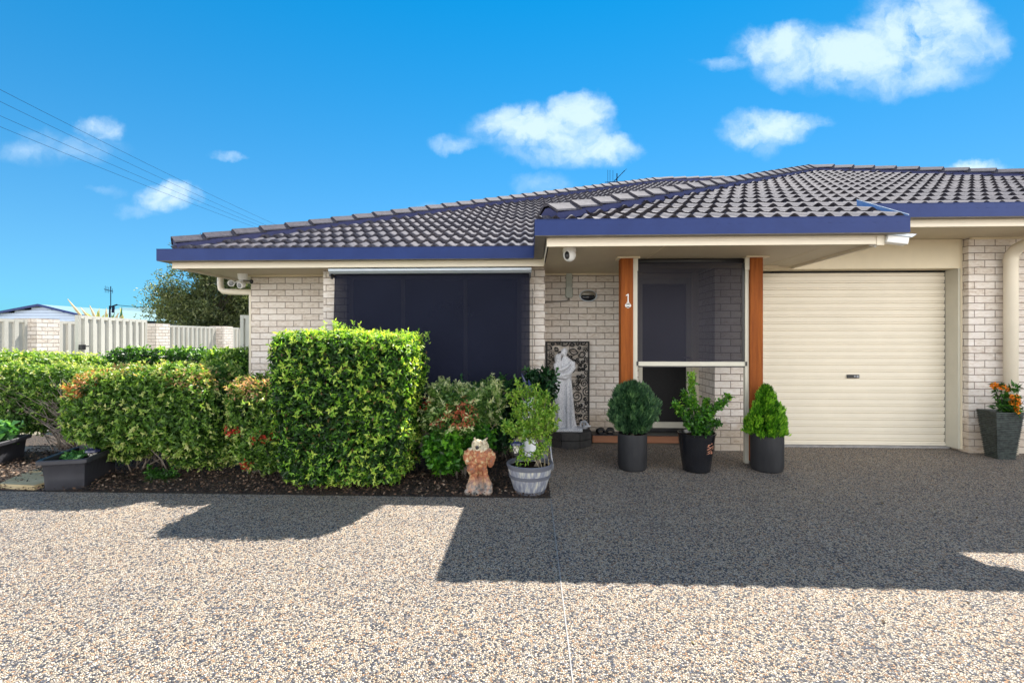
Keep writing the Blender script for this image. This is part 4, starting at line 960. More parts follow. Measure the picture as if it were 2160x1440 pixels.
ow.ball((OX(330), oc[1]-.05, OZ(840)), (.042, .036, .044)); ow.tube([(OX(250), oc[1]-.045, OZ(720)), (OX(330), oc[1]-.062, OZ(690)), (OX(420), oc[1]-.05, OZ(750))], [.014, .016, .012], 8)
ow.tube([(OX(350), oc[1]-.015, 0.01), (OX(345), oc[1]-.015, OZ(1190)), (OX(350), oc[1]-.015, OZ(1050)), (OX(360), oc[1]-.02, OZ(900)), (OX(400), oc[1]-.01, OZ(760))], [.072, .058, .036, .036, .03], 12)
ow.tube([(OX(620), oc[1], 0.01), (OX(625), oc[1], OZ(1180)), (OX(590), oc[1], OZ(1040)), (OX(560), oc[1], OZ(880)), (OX(540), oc[1], OZ(740))], [.046, .038, .026, .024, .034], 12)
ow.tube([(OX(480), oc[1]+.04, 0.01), (OX(480), oc[1]+.035, OZ(1000)), (OX(470), oc[1]+.02, OZ(740))], [.06, .03, .03], 12); ow.ball((OX(450), oc[1], .018), (.13, .075, .022))
for x in (250, 345, 430, 650, 590): ow.ball((OX(x), oc[1]-.075+abs(x-450)*.0001, .026), (.026, .030, .028))
for x_, z_ in ((400, 540), (450, 590), (510, 560), (430, 660), (500, 680), (560, 640)): ow.ball((OX(x_), oc[1]-.062, OZ(z_)), (.022, .012, .026))
ow.v = [(x, y, max(z, .003)) for x, y, z in ow.v]
def disp_o(ob, amp, f, seed=0):
    me = ob.data
    for v in me.vertices:
        d_ = mnoise.noise(Vector(v.co)*f+Vector((seed, 0, 0)))+.5*mnoise.noise(Vector(v.co)*f*2.3)
        v.co += v.normal*d_*amp
ob = thing('owl_statue', 'weathered terracotta owl statue with chipped paint at the mulch edge', 'statue', (oc[0], oc[1], 0))
o = blend(ow, 'body', M['owl'], ob, None, .0045, 1, .5); disp_o(o, .006, 55)
fcb = MB().ball((OX(440), oc[1]-.082, OZ(385)), (.016, .014, .018), 12, 8); fcb.build('beak', M['pedestal'], ob, True)
ey = MB()
for x in (405, 485): ey.cut(); ey.ball((OX(x), oc[1]-.066, OZ(365)), (.011, .010, .011), 12, 8)
ey.build('eye', M['owl'], ob, True)

# ------------------------------------------------------------------ barrel planter
bcx, bcy = -.015, 4.345
t = thing('barrel_planter', 'grey half-barrel planter holding a pale-trunked leafy shrub', 'potted plant', (bcx, bcy, 0))
def stv(th, z): 
    a = (th*18/(2*math.pi)) % 1; return 1-.018*(1 if (a < .06 or a > .94) else 0)
MB().lathe([(.124, .012), (.146, .04), (.172, .12), (.192, .20), (.199, .245)], (bcx, bcy, 0), 144, stv, cap=False).build('staves', M['stave'], t)
bd = MB().lathe([(.118, .004), (.132, .004), (.142, .03), (.139, .034), (.120, .03)], (bcx, bcy, 0), 60)
bd.cut(); bd.lathe([(.178, .138), (.184, .140), (.1915, .168), (.186, .170)], (bcx, bcy, 0), 60, cap=False)
bd.cut(); bd.lathe([(.190, .222), (.200, .224), (.210, .262), (.203, .268), (.190, .262), (.186, .235)], (bcx, bcy, 0), 60, cap=False)
bd.build('band', M['band'], t, 'auto')
MB().lathe([(.001, .232), (.188, .228), (.188, .22)], (bcx, bcy, 0), 30).build('soil', M['soil'], t)
trk = MB(); g2 = random.Random(12); tips = []
bx = .055
trk.tube([(bx+.0, bcy, .22), (bx+.004, bcy, .30), (bx+.015, bcy, .42), (bx+.02, bcy, .52)], [.020, .015, .012, .010], 9)
trk.tube([(bx-.02, bcy, .22), (bx-.0, bcy, .27), (bx+.01, bcy, .33)], [.018, .012, .008], 8)
br_lobes = [(-.20, 0, .90), (-.13, -.03, .98), (-.05, .02, .96), (.04, 0, .93), (.02, -.05, .86), (.14, 0, .88), (.22, 0, .76), (.16, -.05, .70), (-.10, -.06, .80), (-.16, 0, .74), (.06, -.06, .72), (.10, .05, .80), (-.18, -.02, .56), (-.1, -.05, .62), (-.24, -.02, .60), (.0, -.05, .63), (.20, .02, .62)]
for (dx, dy, z) in br_lobes:
    s0 = Vector((bx+.015, bcy, .38+g2.uniform(0, .12))); e = Vector((dx+.0, bcy+dy, z))
    pts = [s0.lerp(e, k/5)+Vector((g2.uniform(-1, 1), g2.uniform(-1, 1), g2.uniform(-1, 1)))*.012*(0 < k < 5) for k in range(6)]
    trk.tube(pts, [.006*(1-.13*k) for k in range(6)], 6); tips += [tuple(pts[k].lerp(pts[k-1], g2.random())) for k in (2, 3, 4, 5, 5, 5) for _ in range(4)]
for (dx, dy, z) in ((-.10, -.06, .32), (-.14, -.04, .42), (.09, -.04, .40), (.15, -.02, .47), (.05, -.07, .36)):
    s0 = Vector((bx+.01, bcy, .30)); e = Vector((dx, bcy+dy, z)); trk.tube([s0, s0.lerp(e, .5), e], [.004, .003, .002], 5); tips += [tuple(e)]*7+[tuple(s0.lerp(e, .7))]*3
trk.build('trunk', M['bark'], t, True)
dw = MB()
for k in range(7): dw.tube([(bcx+.09+.012*k, bcy-.06, .225), (bcx+.07+.022*k+g2.uniform(-.04, .02), bcy-.05, .27+g2.uniform(0, .05))], .0018, 4)
dw.build('dry_stalk', M['sand'], t)
g = np.random.default_rng(21); base = np.array(tips); nb = len(base); A = [[], [], [], [], [], []]
base = np.repeat(base, 2, 0)+np.repeat(g.normal(size=(nb, 3))*.008, 2, 0)+g.normal(size=(nb*2, 3))*.024; nb = len(base)
for j in range(5):
    A[0].append(base+g.normal(size=(nb, 3))*.006); A[1].append(unit(g.normal(size=(nb, 3))*.8+np.array([0, -.1, .55]))); A[2].append(unit(g.normal(size=(nb, 3))*.5+np.array([0, -.2, 1])))
    sz = g.uniform(.7, 1.25, nb); A[3].append(.034*sz); A[4].append(.017*sz); A[5].append(pal(np.clip(.70+g.normal(size=nb)*.2, 0, 1), [(0, (.03, .09, .014)), (.4, (.09, .22, .025)), (.75, (.22, .38, .045)), (1, (.42, .52, .10))]))
leaf_mesh('foliage', *[np.concatenate(a) for a in A], M['leaf'], t)

def solar_lantern(label, c, z0, h, s=1.):
    t = thing('solar_lantern', label, 'garden light', (c[0], c[1], z0), 'solar stake lanterns')
    x, y = c; zt = z0+h
    MB().tube([(x, y, z0), (x, y, zt-.12*s)], .006*s, 8).build('stake', M['black'], t)
    MB().lathe([(.012*s, -.135*s), (.030*s, -.125*s), (.030*s, -.11*s), (.020*s, -.105*s)], (x, y, zt), 20).build('base', M['black'], t, 'auto')
    MB().lathe([(.022*s, -.105*s), (.036*s, -.035*s), (.034*s, -.03*s)], (x, y, zt), 20).build('glass', M['glasslamp'], t, 'auto')
    cg = MB()
    for k in range(4):
        a = math.pi/2*k+.4; a2 = a+math.pi/2
        cg.tube([(x+.030*s*math.cos(a), y+.030*s*math.sin(a), zt-.11*s), (x+.032*s*math.cos(a+.8), y+.032*s*math.sin(a+.8), zt-.07*s), (x+.040*s*math.cos(a2), y+.040*s*math.sin(a2), zt-.033*s)], .0028*s, 5)
        cg.tube([(x+.030*s*math.cos(a2), y+.030*s*math.sin(a2), zt-.11*s), (x+.032*s*math.cos(a+.8), y+.032*s*math.sin(a+.8), zt-.07*s), (x+.040*s*math.cos(a), y+.040*s*math.sin(a), zt-.033*s)], .0028*s, 5)
    cg.build('cage', M['black'], t)
    MB().lathe([(.048*s, -.036*s), (.054*s, -.030*s), (.050*s, -.016*s), (.022*s, -.002*s), (.020*s, 0), (.001, .001)], (x, y, zt), 24).build('cap', M['solar'], t, 'auto')
    MB().box(x-.014*s, x+.014*s, y-.014*s, y+.014*s, zt+.0015, zt+.004).build('solar_panel', M['offwhite'], t)
solar_lantern('black solar stake lantern stuck in the half-barrel planter', (-.135, 4.30), .20, .265)
solar_lantern('small solar lantern standing in the ribbed grey trough', (-4.20, 4.47), .14, .19, 1.15)

# things behind the barrel shrub
t = thing('garden_ornament', 'tall white flared ornament with blue-grey bird top behind the barrel shrub', 'statue', (-.03, 5.0, 0))
gm_ = MB().lathe([(.10, .006), (.105, .05), (.088, .2), (.075, .4), (.07, .52), (.085, .6), (.08, .68), (.05, .75), (.02, .78)], (-.02, 5.0, 0), 28, lambda a, z: 1+.05*math.cos(a*9)); gm_.build('body', M['white'], t, True)
hb = MB().tube([(-.06, 4.98, .74), (-.055, 4.98, .86), (-.075, 4.97, .95), (-.10, 4.95, 1.02)], [.03, .022, .014, .003], 10).tube([(-.03, 5.0, .74), (-.01, 5.0, .86), (-.03, 5.0, .95)], [.04, .03, .006], 10); hb.build('bird', M['solar'], t, True)
t = thing('potted_shrub', 'dark glossy-leaved shrub in a grey pot beside the bay corner', 'potted plant', (.09, 5.30, 0))
MB().lathe([(.075, .004), (.10, .22), (.108, .225), (.108, .245), (.095, .245), (.09, .2)], (.10, 5.30, 0), 28).build('pot', M['metalgrey'], t, 'auto')
leaf_mesh('foliage', *hedge_leaves([((.10, 5.30, .86), (.17, .15, .17), 2.2, .03), ((.0, 5.32, .7), (.12, .1, .14), 2.2, .03)], 380, 61, L=.055, W=.028, k=6, palette=[(0, (.006, .022, .008)), (.5, (.015, .06, .018)), (1, (.04, .13, .03))], shell=.03, tip=.5), M['leaf'], t)
MB().tube([(.10, 5.3, .2), (.1, 5.3, .5), (.11, 5.3, .8)], [.012, .01, .006], 8).tube([(.10, 5.3, .5), (.02, 5.3, .7)], [.007, .004], 6).build('trunk', M['bark'], t)
tag(MB().tube([(.205, 5.0, .26), (.20, 5.0, .30), (.195, 5.0, .27), (.205, 4.99, .16), (.222, 4.98, .06), (.212, 4.98, .03), (.198, 4.98, .02)], [.006, .007, .009, .012, .011, .009, .006], 8).build('walking_stick', M['metalgrey'], None, True, loc=(.21, 4.98, .01)), 'short grey hooked stick leaning beside the shrub pot near the bay corner', 'stick')
tag(MB().tube([(-2.80, 6.45, .01), (-2.80, 6.45, 1.53)], .016, 10).ball((-2.80, 6.45, 1.53), .017, 10, 6).build('garden_stake', M['black'], None, True, loc=(-2.80, 6.45, 0)), 'thin dark stake rising behind the tall clipped hedge', 'stake')

# troughs
def trough(label, c, ang, wd, ln, h, seed, plants):
    t = thing('planter_trough', label, 'planter', (c[0], c[1], 0), 'ribbed plastic planter troughs')
    mt = Matrix.Translation((c[0], c[1], 0)) @ Matrix.Rotation(R(ang), 4, 'Z')
    b = MB(); rows = []
    def ring(sx_, sy_, z, ribs=0):
        out = []; per = []
        nx_, ny_ = 10, 18
        pts = [(-1+2*i/nx_, -1) for i in range(nx_)]+[(1, -1+2*i/ny_) for i in range(ny_)]+[(1-2*i/nx_, 1) for i in range(nx_)]+[(-1, 1-2*i/ny_) for i in range(ny_)]
        for i, (a, b_) in enumerate(pts):
            k = 1-.0*ribs; rb = .017*ribs if i % 2 else 0
            x = a*sx_; y = b_*sy_
            q = (abs(a)**14+abs(b_)**14)**(1/14); x /= q; y /= q
            if abs(b_) == 1 and abs(a) < .95: y -= math.copysign(rb, b_)
            elif abs(a) == 1 and abs(b_) < .95: x -= math.copysign(rb, a)
            out.append((x, y, z))
        return out
    w2, l2 = wd/2, ln/2
    R_ = [ring(w2*.74, l2*.80, .004), ring(w2*.78, l2*.84, .02), ring(w2*.80, l2*.86, h*.4, .4), ring(w2*.84, l2*.89, h*.74, 1), ring(w2*.85, l2*.90, h*.80), ring(w2*.88, l2*.92, h-.04), ring(w2, l2, h-.038), ring(w2, l2, h-.008), ring(w2*.97, l2*.98, h), ring(w2*.84, l2*.90, h-.004), ring(w2*.82, l2*.88, h-.07)]
    m_ = len(R_[0])
    for rg_ in R_: b.v += rg_
    for k in range(len(R_)-1):
        for j in range(m_): b.f.append((k*m_+j, k*m_+(j+1) % m_, (k+1)*m_+(j+1) % m_, (k+1)*m_+j))
    b.f.append(tuple(range(m_))[::-1]); b.xform(mt); b.build('box', M['trough'], t, 'auto')
    s = MB().poly(ring(w2*.83, l2*.89, h-.065)); s.xform(mt); s.build('soil', M['soil'], t)
    if plants: leaf_mesh('foliage', *hedge_leaves([(tuple(mt @ Vector(p)), r_, 2.2, .01) for p, r_ in plants], 620 if seed == 1 else 500, seed, L=.03 if seed == 1 else .07, W=.022 if seed == 1 else .06, k=5, shell=.02, core=0, palette=[(0, (.03, .09, .03)), (.5, (.07, .22, .06)), (1, (.20, .40, .14))]), M['leaf'], t)
    return t
trough('grey ribbed plastic trough with small seedlings at the bed corner', (-4.30, 4.46), 17, .40, .64, .29, 1, [((-.05, .02, .26), (.09, .12, .03)), ((.06, .12, .26), (.05, .07, .035)), ((.02, -.12, .25), (.06, .06, .02))])
trough('black trough with broad lettuce-green leaves at the far left edge', (-5.86, 5.0), 17, .44, .60, .28, 2, [((.0, -.05, .34), (.16, .22, .08))])
sl_ = MB().poly([(-4.86, 4.235, .05), (-4.50, 4.20, .05), (-4.46, 4.44, .052), (-4.86, 4.62, .052), (-5.0, 4.55, .05)]); 
i = len(sl_.v); top = sl_.v[:]; sl_.v += [(x, y, .004) for x, y, z in top]; sl_.f += [(k, (k+1) % 5, 5+(k+1) % 5, 5+k) for k in range(5)]
tag(sl_.build('stepping_stone', M['sand'], None, loc=(-4.7, 4.4, 0), bevel=.006), 'flat tan stepping stone in front of the ribbed grey trough', 'stepping stone', 'stepping stones in the bed')
sl_ = MB().box(-5.05, -4.72, 4.66, 5.0, .004, .045); tag(sl_.build('stepping_stone', M['sand'], None, loc=(-4.9, 4.8, 0), bevel=.006), 'smaller tan stone half hidden behind the ribbed grey trough', 'stepping stone', 'stepping stones in the bed')

# ------------------------------------------------------------------ hedges
HL = [((-1.72, 4.62, .74), (.615, .47, .665), 9, .022, .90)]
HG = [(0, (.010, .030, .008)), (.35, (.026, .080, .014)), (.5, (.070, .19, .020)), (.72, (.20, .40, .035)), (1, (.46, .56, .10))]
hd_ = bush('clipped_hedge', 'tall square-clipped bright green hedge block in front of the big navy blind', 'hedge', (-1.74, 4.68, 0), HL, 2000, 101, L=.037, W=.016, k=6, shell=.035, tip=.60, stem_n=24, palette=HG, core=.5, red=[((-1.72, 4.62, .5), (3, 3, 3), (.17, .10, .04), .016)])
# young shoots above the clipped top
g = np.random.default_rng(5); n_ = 150; A = [[], [], [], [], [], []]
bx_ = np.concatenate([np.stack([g.uniform(-2.3, -1.15, 110), g.uniform(4.3, 5.05, 110), g.uniform(1.38, 1.44, 110)], 1), np.stack([g.normal(-1.98, .11, 40), g.normal(4.95, .06, 40), g.uniform(1.40, 1.56, 40)], 1), np.stack([g.normal(-1.27, .1, 25), g.normal(4.9, .06, 25), g.uniform(1.4, 1.47, 25)], 1)])
n_ = len(bx_)
for j in range(9):
    a = g.uniform(0, 6.28, n_); D = np.stack([np.cos(a)*.7, np.sin(a)*.7, g.uniform(.4, 1.2, n_)], 1)
    A[0].append(bx_-np.array([0, 0, 1])*.012*j*g.uniform(.8, 1.2, (n_, 1))); A[1].append(unit(D)); A[2].append(unit(g.normal(size=(n_, 3))+np.array([0, 0, 1]))); A[3].append(g.uniform(.028, .045, n_)); A[4].append(g.uniform(.011, .017, n_)); A[5].append(pal(g.uniform(.65, 1, n_), HG))
leaf_mesh('young_shoots', *[np.concatenate(a) for a in A], M['leaf'], hd_)

NG = [(0, (.022, .055, .012)), (.3, (.075, .17, .025)), (.5, (.15, .28, .04)), (.75, (.26, .38, .075)), (1, (.46, .48, .18))]
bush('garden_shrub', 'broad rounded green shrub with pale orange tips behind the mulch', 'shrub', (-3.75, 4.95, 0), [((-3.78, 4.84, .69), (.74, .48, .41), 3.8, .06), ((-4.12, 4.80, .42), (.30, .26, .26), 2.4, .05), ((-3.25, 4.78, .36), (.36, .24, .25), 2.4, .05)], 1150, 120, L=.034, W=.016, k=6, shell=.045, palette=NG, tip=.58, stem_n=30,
     red=[((-4.36, 4.65, .92), (.22, .4, .12), (.60, .27, .11), .65), ((-4.2, 4.75, 1.06), (.5, .4, .08), (.52, .38, .16), .35), ((-3.2, 4.6, .98), (.3, .3, .1), (.48, .30, .14), .3)])
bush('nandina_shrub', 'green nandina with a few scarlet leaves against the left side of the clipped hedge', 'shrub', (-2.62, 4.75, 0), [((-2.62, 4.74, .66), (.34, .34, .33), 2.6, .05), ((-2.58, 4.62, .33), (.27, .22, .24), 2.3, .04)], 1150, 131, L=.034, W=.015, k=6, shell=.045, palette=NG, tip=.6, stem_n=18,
     red=[((-2.70, 4.5, .93), (.3, .3, .12), (.60, .36, .22), .5), ((-2.83, 4.42, .50), (.10, .2, .04), (.55, .04, .03), .7), ((-2.50, 4.38, .44), (.12, .2, .04), (.5, .06, .03), .4), ((-2.68, 4.4, .18), (.08, .2, .04), (.5, .06, .03), .5)])
lb = [((-5.95, 6.0, .82), (.95, .45, .20), 3.2, .05), ((-6.2, 5.85, .55), (.45, .35, .35), 2.4, .06), ((-5.15, 5.75, .32), (.25, .2, .18), 2.3, .04)]
t = bush('twiggy_shrub', 'leggy shrub with a green top and bare grey twigs below, far left', 'shrub', (-5.6, 5.95, 0), lb, 950, 141, L=.034, W=.016, k=6, shell=.05, palette=NG, tip=.55, stem_n=0)
st_ = MB(); g2 = random.Random(77)
for i in range(120):
    b0 = Vector((-5.55+g2.uniform(-.35, .35), 5.85+g2.uniform(-.15, .15), .0)); e = Vector((-5.55+g2.uniform(-1.2, .75), 5.8+g2.uniform(-.35, .25), g2.uniform(.55, .95)))
    pts = [b0.lerp(e, k/6)+Vector((g2.uniform(-1, 1), g2.uniform(-1, 1), g2.uniform(-1, 1)))*.022*(k > 0) for k in range(7)]
    st_.tube(pts, [.008*(1-.12*k) for k in range(7)], 5)
    for _ in range(4):
        q = pts[g2.randint(2, 5)]; st_.tube([q, q+Vector((g2.uniform(-.14, .14), g2.uniform(-.12, .05), g2.uniform(.02, .14)))], [.004, .0015], 4)
st_.build('stem', M['twig'], t, True)
bush('low_hedge', 'low dense clipped hedge behind the shrubs, in front of the steel fence', 'hedge', (-6.0, 7.8, 0), [((-5.95, 7.8, .72), (.98, .40, .45), 6, .03)], 420, 151, L=.055, W=.030, k=5, shell=.04, palette=HG, tip=.40, stem_n=8, core=.3)
bush('low_hedge', 'low hedge with brighter tips touching the left corner of the house', 'hedge', (-4.6, 7.7, 0), [((-4.62, 7.6, .74), (.52, .40, .45), 4, .03)], 420, 161, L=.055, W=.030, k=5, shell=.04, palette=NG, tip=.5, stem_n=8, core=.3)
bush('background_shrub', 'low yellow-green shrub in front of the brick fence pier, far left', 'shrub', (-8.2, 7.8, 0), [((-8.35, 7.7, .68), (1.2, .45, .42), 3.5, .05)], 380, 171, L=.055, W=.030, k=5, shell=.04, palette=NG, tip=.62, stem_n=8, core=.3)
bush('nandina_shrub', 'rounded nandina with a rusty red patch and lime lower leaves beside the owl', 'shrub', (-.72, 4.8, 0), [((-.75, 4.78, .62), (.31, .27, .27), 2.4, .05), ((-.52, 4.92, .72), (.26, .22, .20), 2.3, .05), ((-.86, 4.95, .72), (.19, .2, .19), 2.3, .05)], 900, 181, L=.038, W=.014, k=7, shell=.05, palette=[(0, (.022, .06, .014)), (.3, (.09, .20, .035)), (.55, (.24, .36, .09)), (1, (.62, .62, .36))], tip=.72, stem_n=20,
     red=[((-.66, 4.52, .66), (.12, .2, .11), (.52, .15, .08), .7), ((-.88, 4.52, .58), (.05, .2, .05), (.52, .13, .08), .5), ((-.93, 4.6, .28), (.08, .2, .03), (.52, .08, .05), .3), ((-1.02, 4.75, .75), (.04, .2, .08), (.5, .06, .03), .5)])
nd = bpy.data.objects['nandina_shrub.001']
leaf_mesh('lower_foliage', *hedge_leaves([((-.83, 4.62, .28), (.19, .15, .18), 2.2, .03), ((-.56, 4.66, .40), (.19, .13, .14), 2.2, .03)], 520, 187, L=.052, W=.030, k=5, shell=.04, palette=[(0, (.02, .07, .010)), (.5, (.06, .22, .015)), (1, (.17, .40, .03))], tip=.6, core=.2), M['leaf'], nd)
bush('dark_shrub', 'dark green shrub against the window sill wall between nandina and barrel', 'shrub', (-.25, 5.55, 0), [((-.28, 5.52, .60), (.30, .22, .28), 2.4, .05), ((-.38, 5.45, .34), (.20, .2, .2), 2.3, .04), ((-.75, 5.6, .66), (.3, .15, .2), 2.3, .04)], 620, 191, L=.046, W=.023, k=6, shell=.05, palette=[(0, (.008, .028, .012)), (.5, (.020, .075, .022)), (1, (.06, .17, .04))], tip=.5, stem_n=14)
bush('fern_tuft', 'small low fern growing in the mulch under the broad shrub', 'fern', (-3.55, 4.48, 0), [((-3.55, 4.50, .05), (.12, .08, .05), 2, .02)], 900, 201, L=.05, W=.014, k=6, shell=.02, tip=.3, stem_n=4, core=0)
# low leaf sprays on the hedge base
# ------------------------------------------------------------------ fences
def ribbed(mb, A, B, z0, z1, per=.2, dep=.035, side=1):
    A, B = Vector((*A, 0)), Vector((*B, 0)); d = B-A; L = d.length; d.normalize(); n_ = Vector((d.y, -d.x, 0))*side
    pts = []; s = 0
    while s < L:
        for o_, e in ((0, 0), (per*.42, 0), (per*.52, dep), (per*.90, dep)): 
            if s+o_ < L: pts.append((s+o_, e))
        s += per
    pts.append((L, 0))
    for (a, ea), (b_, eb) in zip(pts[:-1], pts[1:]):
        p, q = A+d*a+n_*ea, A+d*b_+n_*eb; mb.quad((p.x, p.y, z0), (q.x, q.y, z0), (q.x, q.y, z1), (p.x, p.y, z1))
def bar(mb, A, B, z0, z1, w_):
    A, B = Vector((*A, 0)), Vector((*B, 0)); d = (B-A).normalized(); n_ = Vector((d.y, -d.x, 0))*w_/2
    p = [A+n_, B+n_, B-n_, A-n_]; mb.prism([(q.x, q.y) for q in p], 'z', z0, z1)
def panel(name, label, A, B, z1, group=None, cat='fence panel', per=.2, posts=True):
    t = thing(name, label, cat, (A[0], A[1], 0), group)
    m1 = MB(); ribbed(m1, A, B, .05, z1-.03, per); m1.build('ribbed_sheet', M['fence'], t)
    m2 = MB(); bar(m2, A, B, z1-.06, z1, .055); m2.cut(); bar(m2, A, B, .02, .08, .05); m2.build('rail', M['fence'], t)
    if posts:
        for P_ in (A, B): MB().box(P_[0]-.032, P_[0]+.032, P_[1]-.03, P_[1]+.03, 0, z1+.004).build('post', M['fence'], t)
    return t
def pier(label, x, y, w_, z1): return tag(MB().box(x-w_/2, x+w_/2, y-w_/2, y+w_/2, 0, z1).build('brick_pier', M['brick'], None, loc=(x, y, 0)), label, 'brick pier', 'brick fence piers')
FG = 'steel panels of the boundary fence'
panel('fence_panel', 'ribbed steel fence panel at the left edge, diagonal shadow across it', (-10.62, 6.8), (-10.62, 9.72), 1.78, FG)
pier('widest brick pier, left of the ribbed steel panels', -10.72, 10.08, .50, 1.81)
panel('fence_panel', 'ribbed steel fence panel between the wide brick pier and the taller gate', (-10.68, 10.40), (-10.7, 12.8), 1.78, FG)
pier('narrow brick pier just right of the tall gate', -10.68, 13.3, .50, 1.81)
panel('fence_panel', 'long ribbed steel fence panel between the two narrow brick piers', (-10.65, 13.62), (-10.65, 15.85), 1.78, FG)
pier('farthest brick pier, right end of the long steel panel', -10.65, 16.2, .50, 1.81)
panel('fence_panel', 'short ribbed steel fence panel beyond the farthest brick pier', (-10.65, 16.5), (-10.62, 19.5), 1.78, FG)
gt = panel('side_gate', 'tall cream ribbed steel gate with a black latch on its left stile', (-8.19, 8.42), (-8.70, 10.55), 1.80, None, 'gate', per=.235)
MB().box(-8.17, -8.10, 8.40, 8.48, 1.18, 1.27).tube([(-8.12, 8.45, 1.24), (-8.08, 8.52, 1.24)], .012, 6).build('latch', M['black'], gt)
panel('fence_panel', 'narrow taller steel side panel right against the house corner', (-5.22, 8.55), (-3.95, 8.62), 1.80, FG, per=.14)

# ------------------------------------------------------------------ tree, far houses, wires
tt = thing('wattle_tree', 'feathery olive-green tree behind the fence, left of the roof corner', 'tree', (-12.6, 18.8, 0))
tb = MB(); g2 = random.Random(31); tips = []
b0 = Vector((-12.75, 18.8, 0)); tb.tube([b0, b0+Vector((.05, 0, .9)), b0+Vector((-.03, 0, 1.7)), b0+Vector((.0, 0, 2.3))], [.20, .16, .14, .11], 10)
for i in range(46):
    a = g2.uniform(0, 6.28); e = Vector((-12.60+math.cos(a)*g2.uniform(.4, 2.2), 18.8+math.sin(a)*g2.uniform(.4, 1.6), 0)); rx = abs(e.x+12.6)/2.2
    e.z = g2.uniform(1.6, 4.55-1.5*rx**2)
    s0 = b0+Vector((0, 0, g2.uniform(1.2, 2.3))); mid = s0.lerp(e, .5)+Vector((g2.uniform(-.2, .2), g2.uniform(-.2, .2), g2.uniform(0, .3)))
    tb.tube([s0, mid, e], [.06, .035, .012], 6); tips += [e, mid.lerp(e, .5), mid.lerp(e, .8)]
    for _ in range(3):
        f = e+Vector((g2.uniform(-.6, .6), g2.uniform(-.5, .5), g2.uniform(-.2, .6))); tb.tube([mid.lerp(e, .7), f], [.014, .004], 4); tips.append(f)
for (dx, dz) in ((-.9, 4.75), (-.6, 4.9), (-1.3, 4.4), (-1.8, 3.9)): f = Vector((-12.6+dx, 18.7, dz)); tb.tube([b0+Vector((-.2, 0, 2.6)), f.lerp(b0, .25)+Vector((0, 0, .9)), f], [.03, .015, .004], 4); tips.append(f)
for (dx, dz) in ((2.5, 2.35), (2.2, 2.0), (2.75, 1.95), (2.0, 2.6)): f = Vector((-12.6+dx, 18.8, dz)); tips.append(f); tips.append(f+Vector((.1, 0, -.3))); tb.tube([b0+Vector((.2, 0, 1.5)), f], [.03, .006], 4)
tb.build('trunk', M['barkdark'], tt, True)
g = np.random.default_rng(41); base = np.array([list(p) for p in tips]); base = np.repeat(base, 62, 0)+g.normal(size=(len(base)*62, 3))*np.array([.25, .25, .20]); nb = len(base); A = [[], [], [], [], [], []]
tt0 = np.clip(.45+g.normal(size=nb)*.22+lowfreq(base, 3.5, 9)*.2, 0, 1)
for j in range(3):
    A[0].append(base+g.normal(size=(nb, 3))*.03); A[1].append(unit(g.normal(size=(nb, 3))+np.array([0, 0, .1]))); A[2].append(unit(g.normal(size=(nb, 3))))
    A[3].append(g.uniform(.08, .16, nb)); A[4].append(g.uniform(.03, .055, nb)); A[5].append(pal(tt0, [(0, (.03, .045, .020)), (.4, (.08, .11, .042)), (.75, (.19, .22, .09)), (1, (.34, .35, .18))]))
leaf_mesh('crown', *[np.concatenate(a) for a in A], M['leaf'], tt)

t = thing('strelitzia_plant', 'plant with upright paddle leaves and brown flower spikes behind the gate top', 'plant', (-10.9, 12.2, 0))
sp_ = MB(); lv = MB()
for (dx, z, tx, tz) in ((-.45, 1.7, -.95, 2.42), (-.2, 1.7, -.35, 2.25), (0, 1.7, .1, 2.18), (.2, 1.7, .42, 2.05), (-.3, 1.7, -.6, 2.2), (.1, 1.6, .55, 2.0)):
    a = Vector((-11.2+dx, 12.3, 0)); m_ = Vector((-11.2+dx, 12.3, z)); e = Vector((-11.2+tx, 12.2, tz)); sp_.tube([a, m_, m_.lerp(e, .6), e], [.02, .018, .03, .006], 6)
sp_.build('stalk', M['sand'], t, True)
g = np.random.default_rng(6); A = [[], [], [], [], [], []]; n_ = 26; base = np.stack([g.uniform(-11.8, -10.75, n_), g.uniform(12.1, 12.5, n_), g.uniform(1.45, 1.75, n_)], 1)
leaf_mesh('leaf_blade', base, unit(g.normal(size=(n_, 3))*.45+np.array([0, 0, 1])), unit(g.normal(size=(n_, 3))), g.uniform(.35, .6, n_), g.uniform(.08, .16, n_), pal(g.uniform(0, 1, n_), [(0, (.04, .10, .03)), (.6, (.30, .30, .12)), (1, (.45, .40, .22))]), M['leaf'], t)

